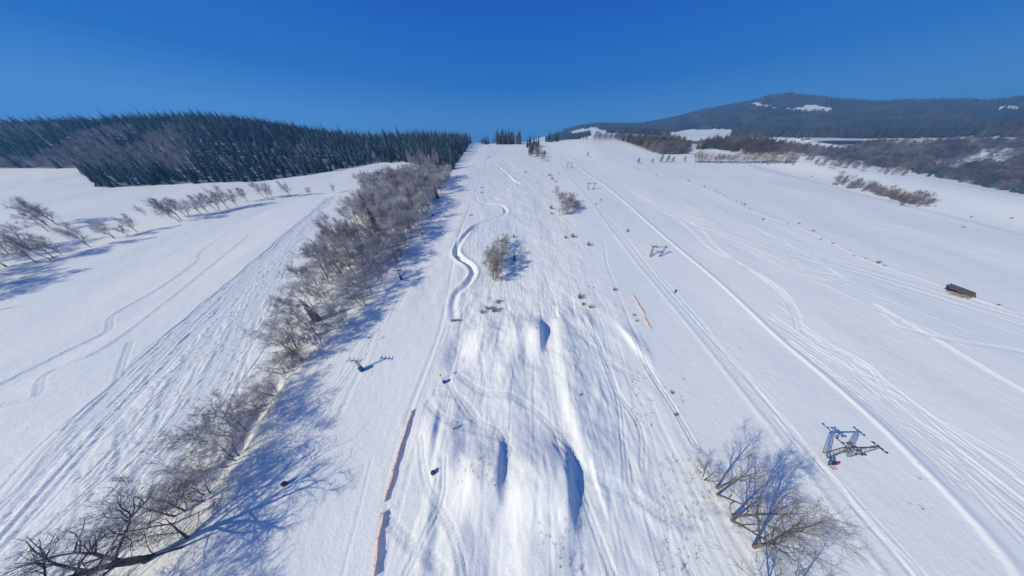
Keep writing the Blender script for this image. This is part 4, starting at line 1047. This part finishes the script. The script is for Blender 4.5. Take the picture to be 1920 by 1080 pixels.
# ---------------------------------------------------------------- wooden shed in the right field
sx, sy, sz = on(1797, 548)
sh = thing('wooden_shed', 'low weathered wooden shed half buried in the snow of the right field', 'shed', (sx, sy, sz - 0.95), 0.45)
MB().box((0, 0, 0.45), (7.0, 4.6, 1.7)).obj('wall', M['wall_wood'], sh)
b = MB(); b.v = [(-3.9, -2.9, 1.15), (3.9, -2.9, 1.15), (3.9, 2.7, 2.5), (-3.9, 2.7, 2.5), (-3.9, -2.9, 1.31), (3.9, -2.9, 1.31), (3.9, 2.7, 2.66), (-3.9, 2.7, 2.66)]
b.f = [(3, 2, 1, 0), (4, 5, 6, 7), (0, 1, 5, 4), (1, 2, 6, 5), (2, 3, 7, 6), (3, 0, 4, 7)]; b.obj('roof', M['roof'], sh)
MB().box((1.6, -2.33, 0.5), (3.2, 0.08, 1.4)).obj('door', M['roof'], sh)
b = MB()
for q in range(9): b.bar((-4.8 + rnd.uniform(-.3, .3), -1.5 + q * .35, .3 + .1 * (q % 3)), (-7.0 + rnd.uniform(-.5, .5), -1.0 + q * .35, .35), .12, .1)
tag(b.obj('timber_pile', M['timber']), 'loose pile of grey timber lying beside the wooden shed', 'timber pile')
tp = bpy.data.objects['timber_pile']; tp.location = (sx, sy, sz - 0.05); tp.rotation_euler = (0, 0, 0.45)

# ---------------------------------------------------------------- skiers
def skinned(name, joints, edges, m, parent, sub=2):
    me = bpy.data.meshes.new(name); me.from_pydata([j[:3] for j in joints], edges, []); me.materials.append(m)
    o = link(name, me, parent)
    o.modifiers.new('Skin', 'SKIN'); ly = me.skin_vertices[0] if me.skin_vertices else None
    if ly is None:
        with bpy.context.temp_override(object=o, active_object=o): bpy.ops.mesh.customdata_skin_add()
        ly = me.skin_vertices[0]
    for i, j in enumerate(joints):
        r = j[3]; ly.data[i].radius = (r, r); ly.data[i].use_root = (i == 0)
    s = o.modifiers.new('Subdivision', 'SUBSURF'); s.levels = sub; s.render_levels = sub
    return o
def skier(loc, rz, label, top, group=None, hold=False, bend=0.12, sc=1.0):
    o = thing('person', label, 'person', loc, rz, group, sc)
    hp = (0, 0, 0.92); f = bend
    J = [(0, 0, 0.92, .15), (0, f * .6, 1.16, .155), (0, f, 1.40, .15), (0, f + .03, 1.53, .065), (0, f + .06, 1.66, .105), (0, f + .06, 1.74, .09),
         (.18, f, 1.42, .075), (.30, f + .12, 1.17, .052), (.26, f + .36, 1.08, .038), (.255, f + .44, 1.07, .042),
         (-.18, f, 1.42, .075), (-.30, f + .12, 1.17, .052), (-.26, f + .36, 1.08, .038), (-.255, f + .44, 1.07, .042),
         (.12, 0, .86, .11), (.15, .10, .50, .075), (.14, .0, .14, .06), (.14, .14, .08, .055),
         (-.12, 0, .86, .11), (-.15, .10, .50, .075), (-.14, .0, .14, .06), (-.14, .14, .08, .055)]
    E = [(0, 1), (1, 2), (2, 3), (3, 4), (4, 5), (2, 6), (6, 7), (7, 8), (8, 9), (2, 10), (10, 11), (11, 12), (12, 13), (0, 14), (14, 15), (15, 16), (16, 17), (0, 18), (18, 19), (19, 20), (20, 21)]
    skinned('body', J, E, M['black'], o)
    JJ = [(0, 0, .88, .18), (0, f * .6, 1.16, .185), (0, f, 1.40, .175), (0, f + .02, 1.49, .09), (.19, f, 1.42, .095), (.30, f + .12, 1.17, .07), (.265, f + .34, 1.09, .055), (-.19, f, 1.42, .095), (-.30, f + .12, 1.17, .07), (-.265, f + .34, 1.09, .055)]
    skinned('jacket', JJ, [(0, 1), (1, 2), (2, 3), (2, 4), (4, 5), (5, 6), (2, 7), (7, 8), (8, 9)], top, o)
    MB().tube([(0, f + .05, 1.66), (0, f + .05, 1.72), (0, f + .05, 1.80), (0, f + .05, 1.85)], [.125, .135, .105, .04], 12).obj('helmet', M['black'], o, True)
    MB().tube([(-.05, f + .15, 1.66), (.05, f + .15, 1.66)], [.05, .05], 8).obj('face', M['skin'], o, True)
    for s in (-1, 1):
        b = MB(); b.bar((s * .14, -.75, .03), (s * .14, .85, .03), .09, .025); b.bar((s * .14, .85, .03), (s * .14, 1.0, .13), .08, .02); b.obj('ski', M['red'] if top is M['red'] else M['blue'], o)
        MB().tube([(s * .26, f + .42, 1.12), (s * .38, f - .25, .08)], [.015, .012], 5).obj('ski_pole', M['steel'], o)
    if hold: pass
    return o
def tbar(px, py, dx, label):
    x, y, z = on(px, py)
    o = thing('tow_bar', label, 'tow bar', (x, y, z), 0)
    MB().bar((-.5, -.12, .82), (.5, -.12, .82), .06).obj('handle', M['black'], o)
    MB().tube([(0, -.1, .84), (-.1, .9, 2.4), (-.15, 1.5, 4.6)], [.025, .02, .02], 5).obj('rod', M['steel'], o)
x, y, z = on(1557, 872)
skier((x - .35, y, height(x - .35, y)), 0.05, 'skier in black, left of the pair being towed past the nearest pylon', M['black'])
skier((x + .45, y, height(x + .45, y)), -0.05, 'skier in red, right of the pair being towed past the nearest pylon', M['red'])
tbar(1557, 872, 0, 'tow bar pulling the pair of skiers past the nearest pylon')
skier(on(1265, 549), 0.1, 'dark skier riding up the lift alone below the second pylon', M['black'])
x, y, z = on(1176, 435)
skier((x - .4, y, z), 0.1, 'skier in dark blue on the left of the pair above the second pylon', M['blue'])
skier((x + .4, y, height(x + .4, y)), 0.0, 'dark skier on the right of the pair above the second pylon', M['black'])
skier(on(1117, 384), 3.0, 'dark skier going down just below the third pylon', M['black'])
skier(on(1126, 377), 2.7, 'dark skier on the piste edge right of the third pylon', M['blue'])
skier(on(828, 440), 3.2, 'lone dark skier standing in the middle of the left piste', M['black'])
skier(on(1049, 325), 3.0, 'dark skier high on the right piste below the fourth pylon', M['black'])

# ---------------------------------------------------------------- dry stalks and twigs poking through the snow
b = MB(); RW = random.Random(31)
for (x0, y0, x1, y1, n) in ((1185, 700, 1225, 800, 60), (1205, 640, 1215, 700, 12), (1235, 850, 1330, 1078, 130), (860, 860, 950, 915, 40), (1010, 930, 1090, 1078, 50), (1060, 610, 1090, 700, 20), (880, 600, 905, 620, 20), (1245, 705, 1290, 770, 20), (1340, 640, 1390, 700, 10), (980, 620, 1010, 640, 10), (600, 640, 700, 760, 20), (1150, 560, 1190, 600, 14),
                            (960, 400, 1030, 500, 30), (900, 430, 930, 460, 20), (1700, 860, 1760, 960, 8)):
    for _ in range(n):
        g = ground_at([RW.uniform(x0, x1)], [RW.uniform(y0, y1)])[0]; z = height(g[0], g[1]); s = RW.uniform(.3, 1.0)
        for q in range(RW.randint(2, 7)):
            p = Vector((g[0] + RW.gauss(0, .15), g[1] + RW.gauss(0, .15), z - .05)); b.strip(p, p + Vector((RW.gauss(0, .25), RW.gauss(0, .25), RW.uniform(.25, .7))) * s, .028)
tag(b.obj('dry_weeds', M['weed']), 'dry brown stalks poking through the snow between the pistes', 'weeds', None, 'stuff')

# ---------------------------------------------------------------- haze
hz = MB().box((1200, 1585, 120), (4350, 3450, 580))
hm = bpy.data.materials.new('haze_air'); hm.use_nodes = True
for nn in list(hm.node_tree.nodes): hm.node_tree.nodes.remove(nn)
out = hm.node_tree.nodes.new('ShaderNodeOutputMaterial'); pv = hm.node_tree.nodes.new('ShaderNodeVolumePrincipled')
pv.inputs['Color'].default_value = (0.17, 0.52, 1.0, 1); pv.inputs['Density'].default_value = 0.00028; pv.inputs['Anisotropy'].default_value = 0.0
hm.node_tree.links.new(pv.outputs[0], out.inputs['Volume'])
ho = hz.obj('haze', hm); ho['kind'] = 'stuff'; ho['label'] = 'thin blue winter haze over the valley'; ho['category'] = 'haze'
print('grid', nx, ny, 'objects', len(bpy.data.objects))
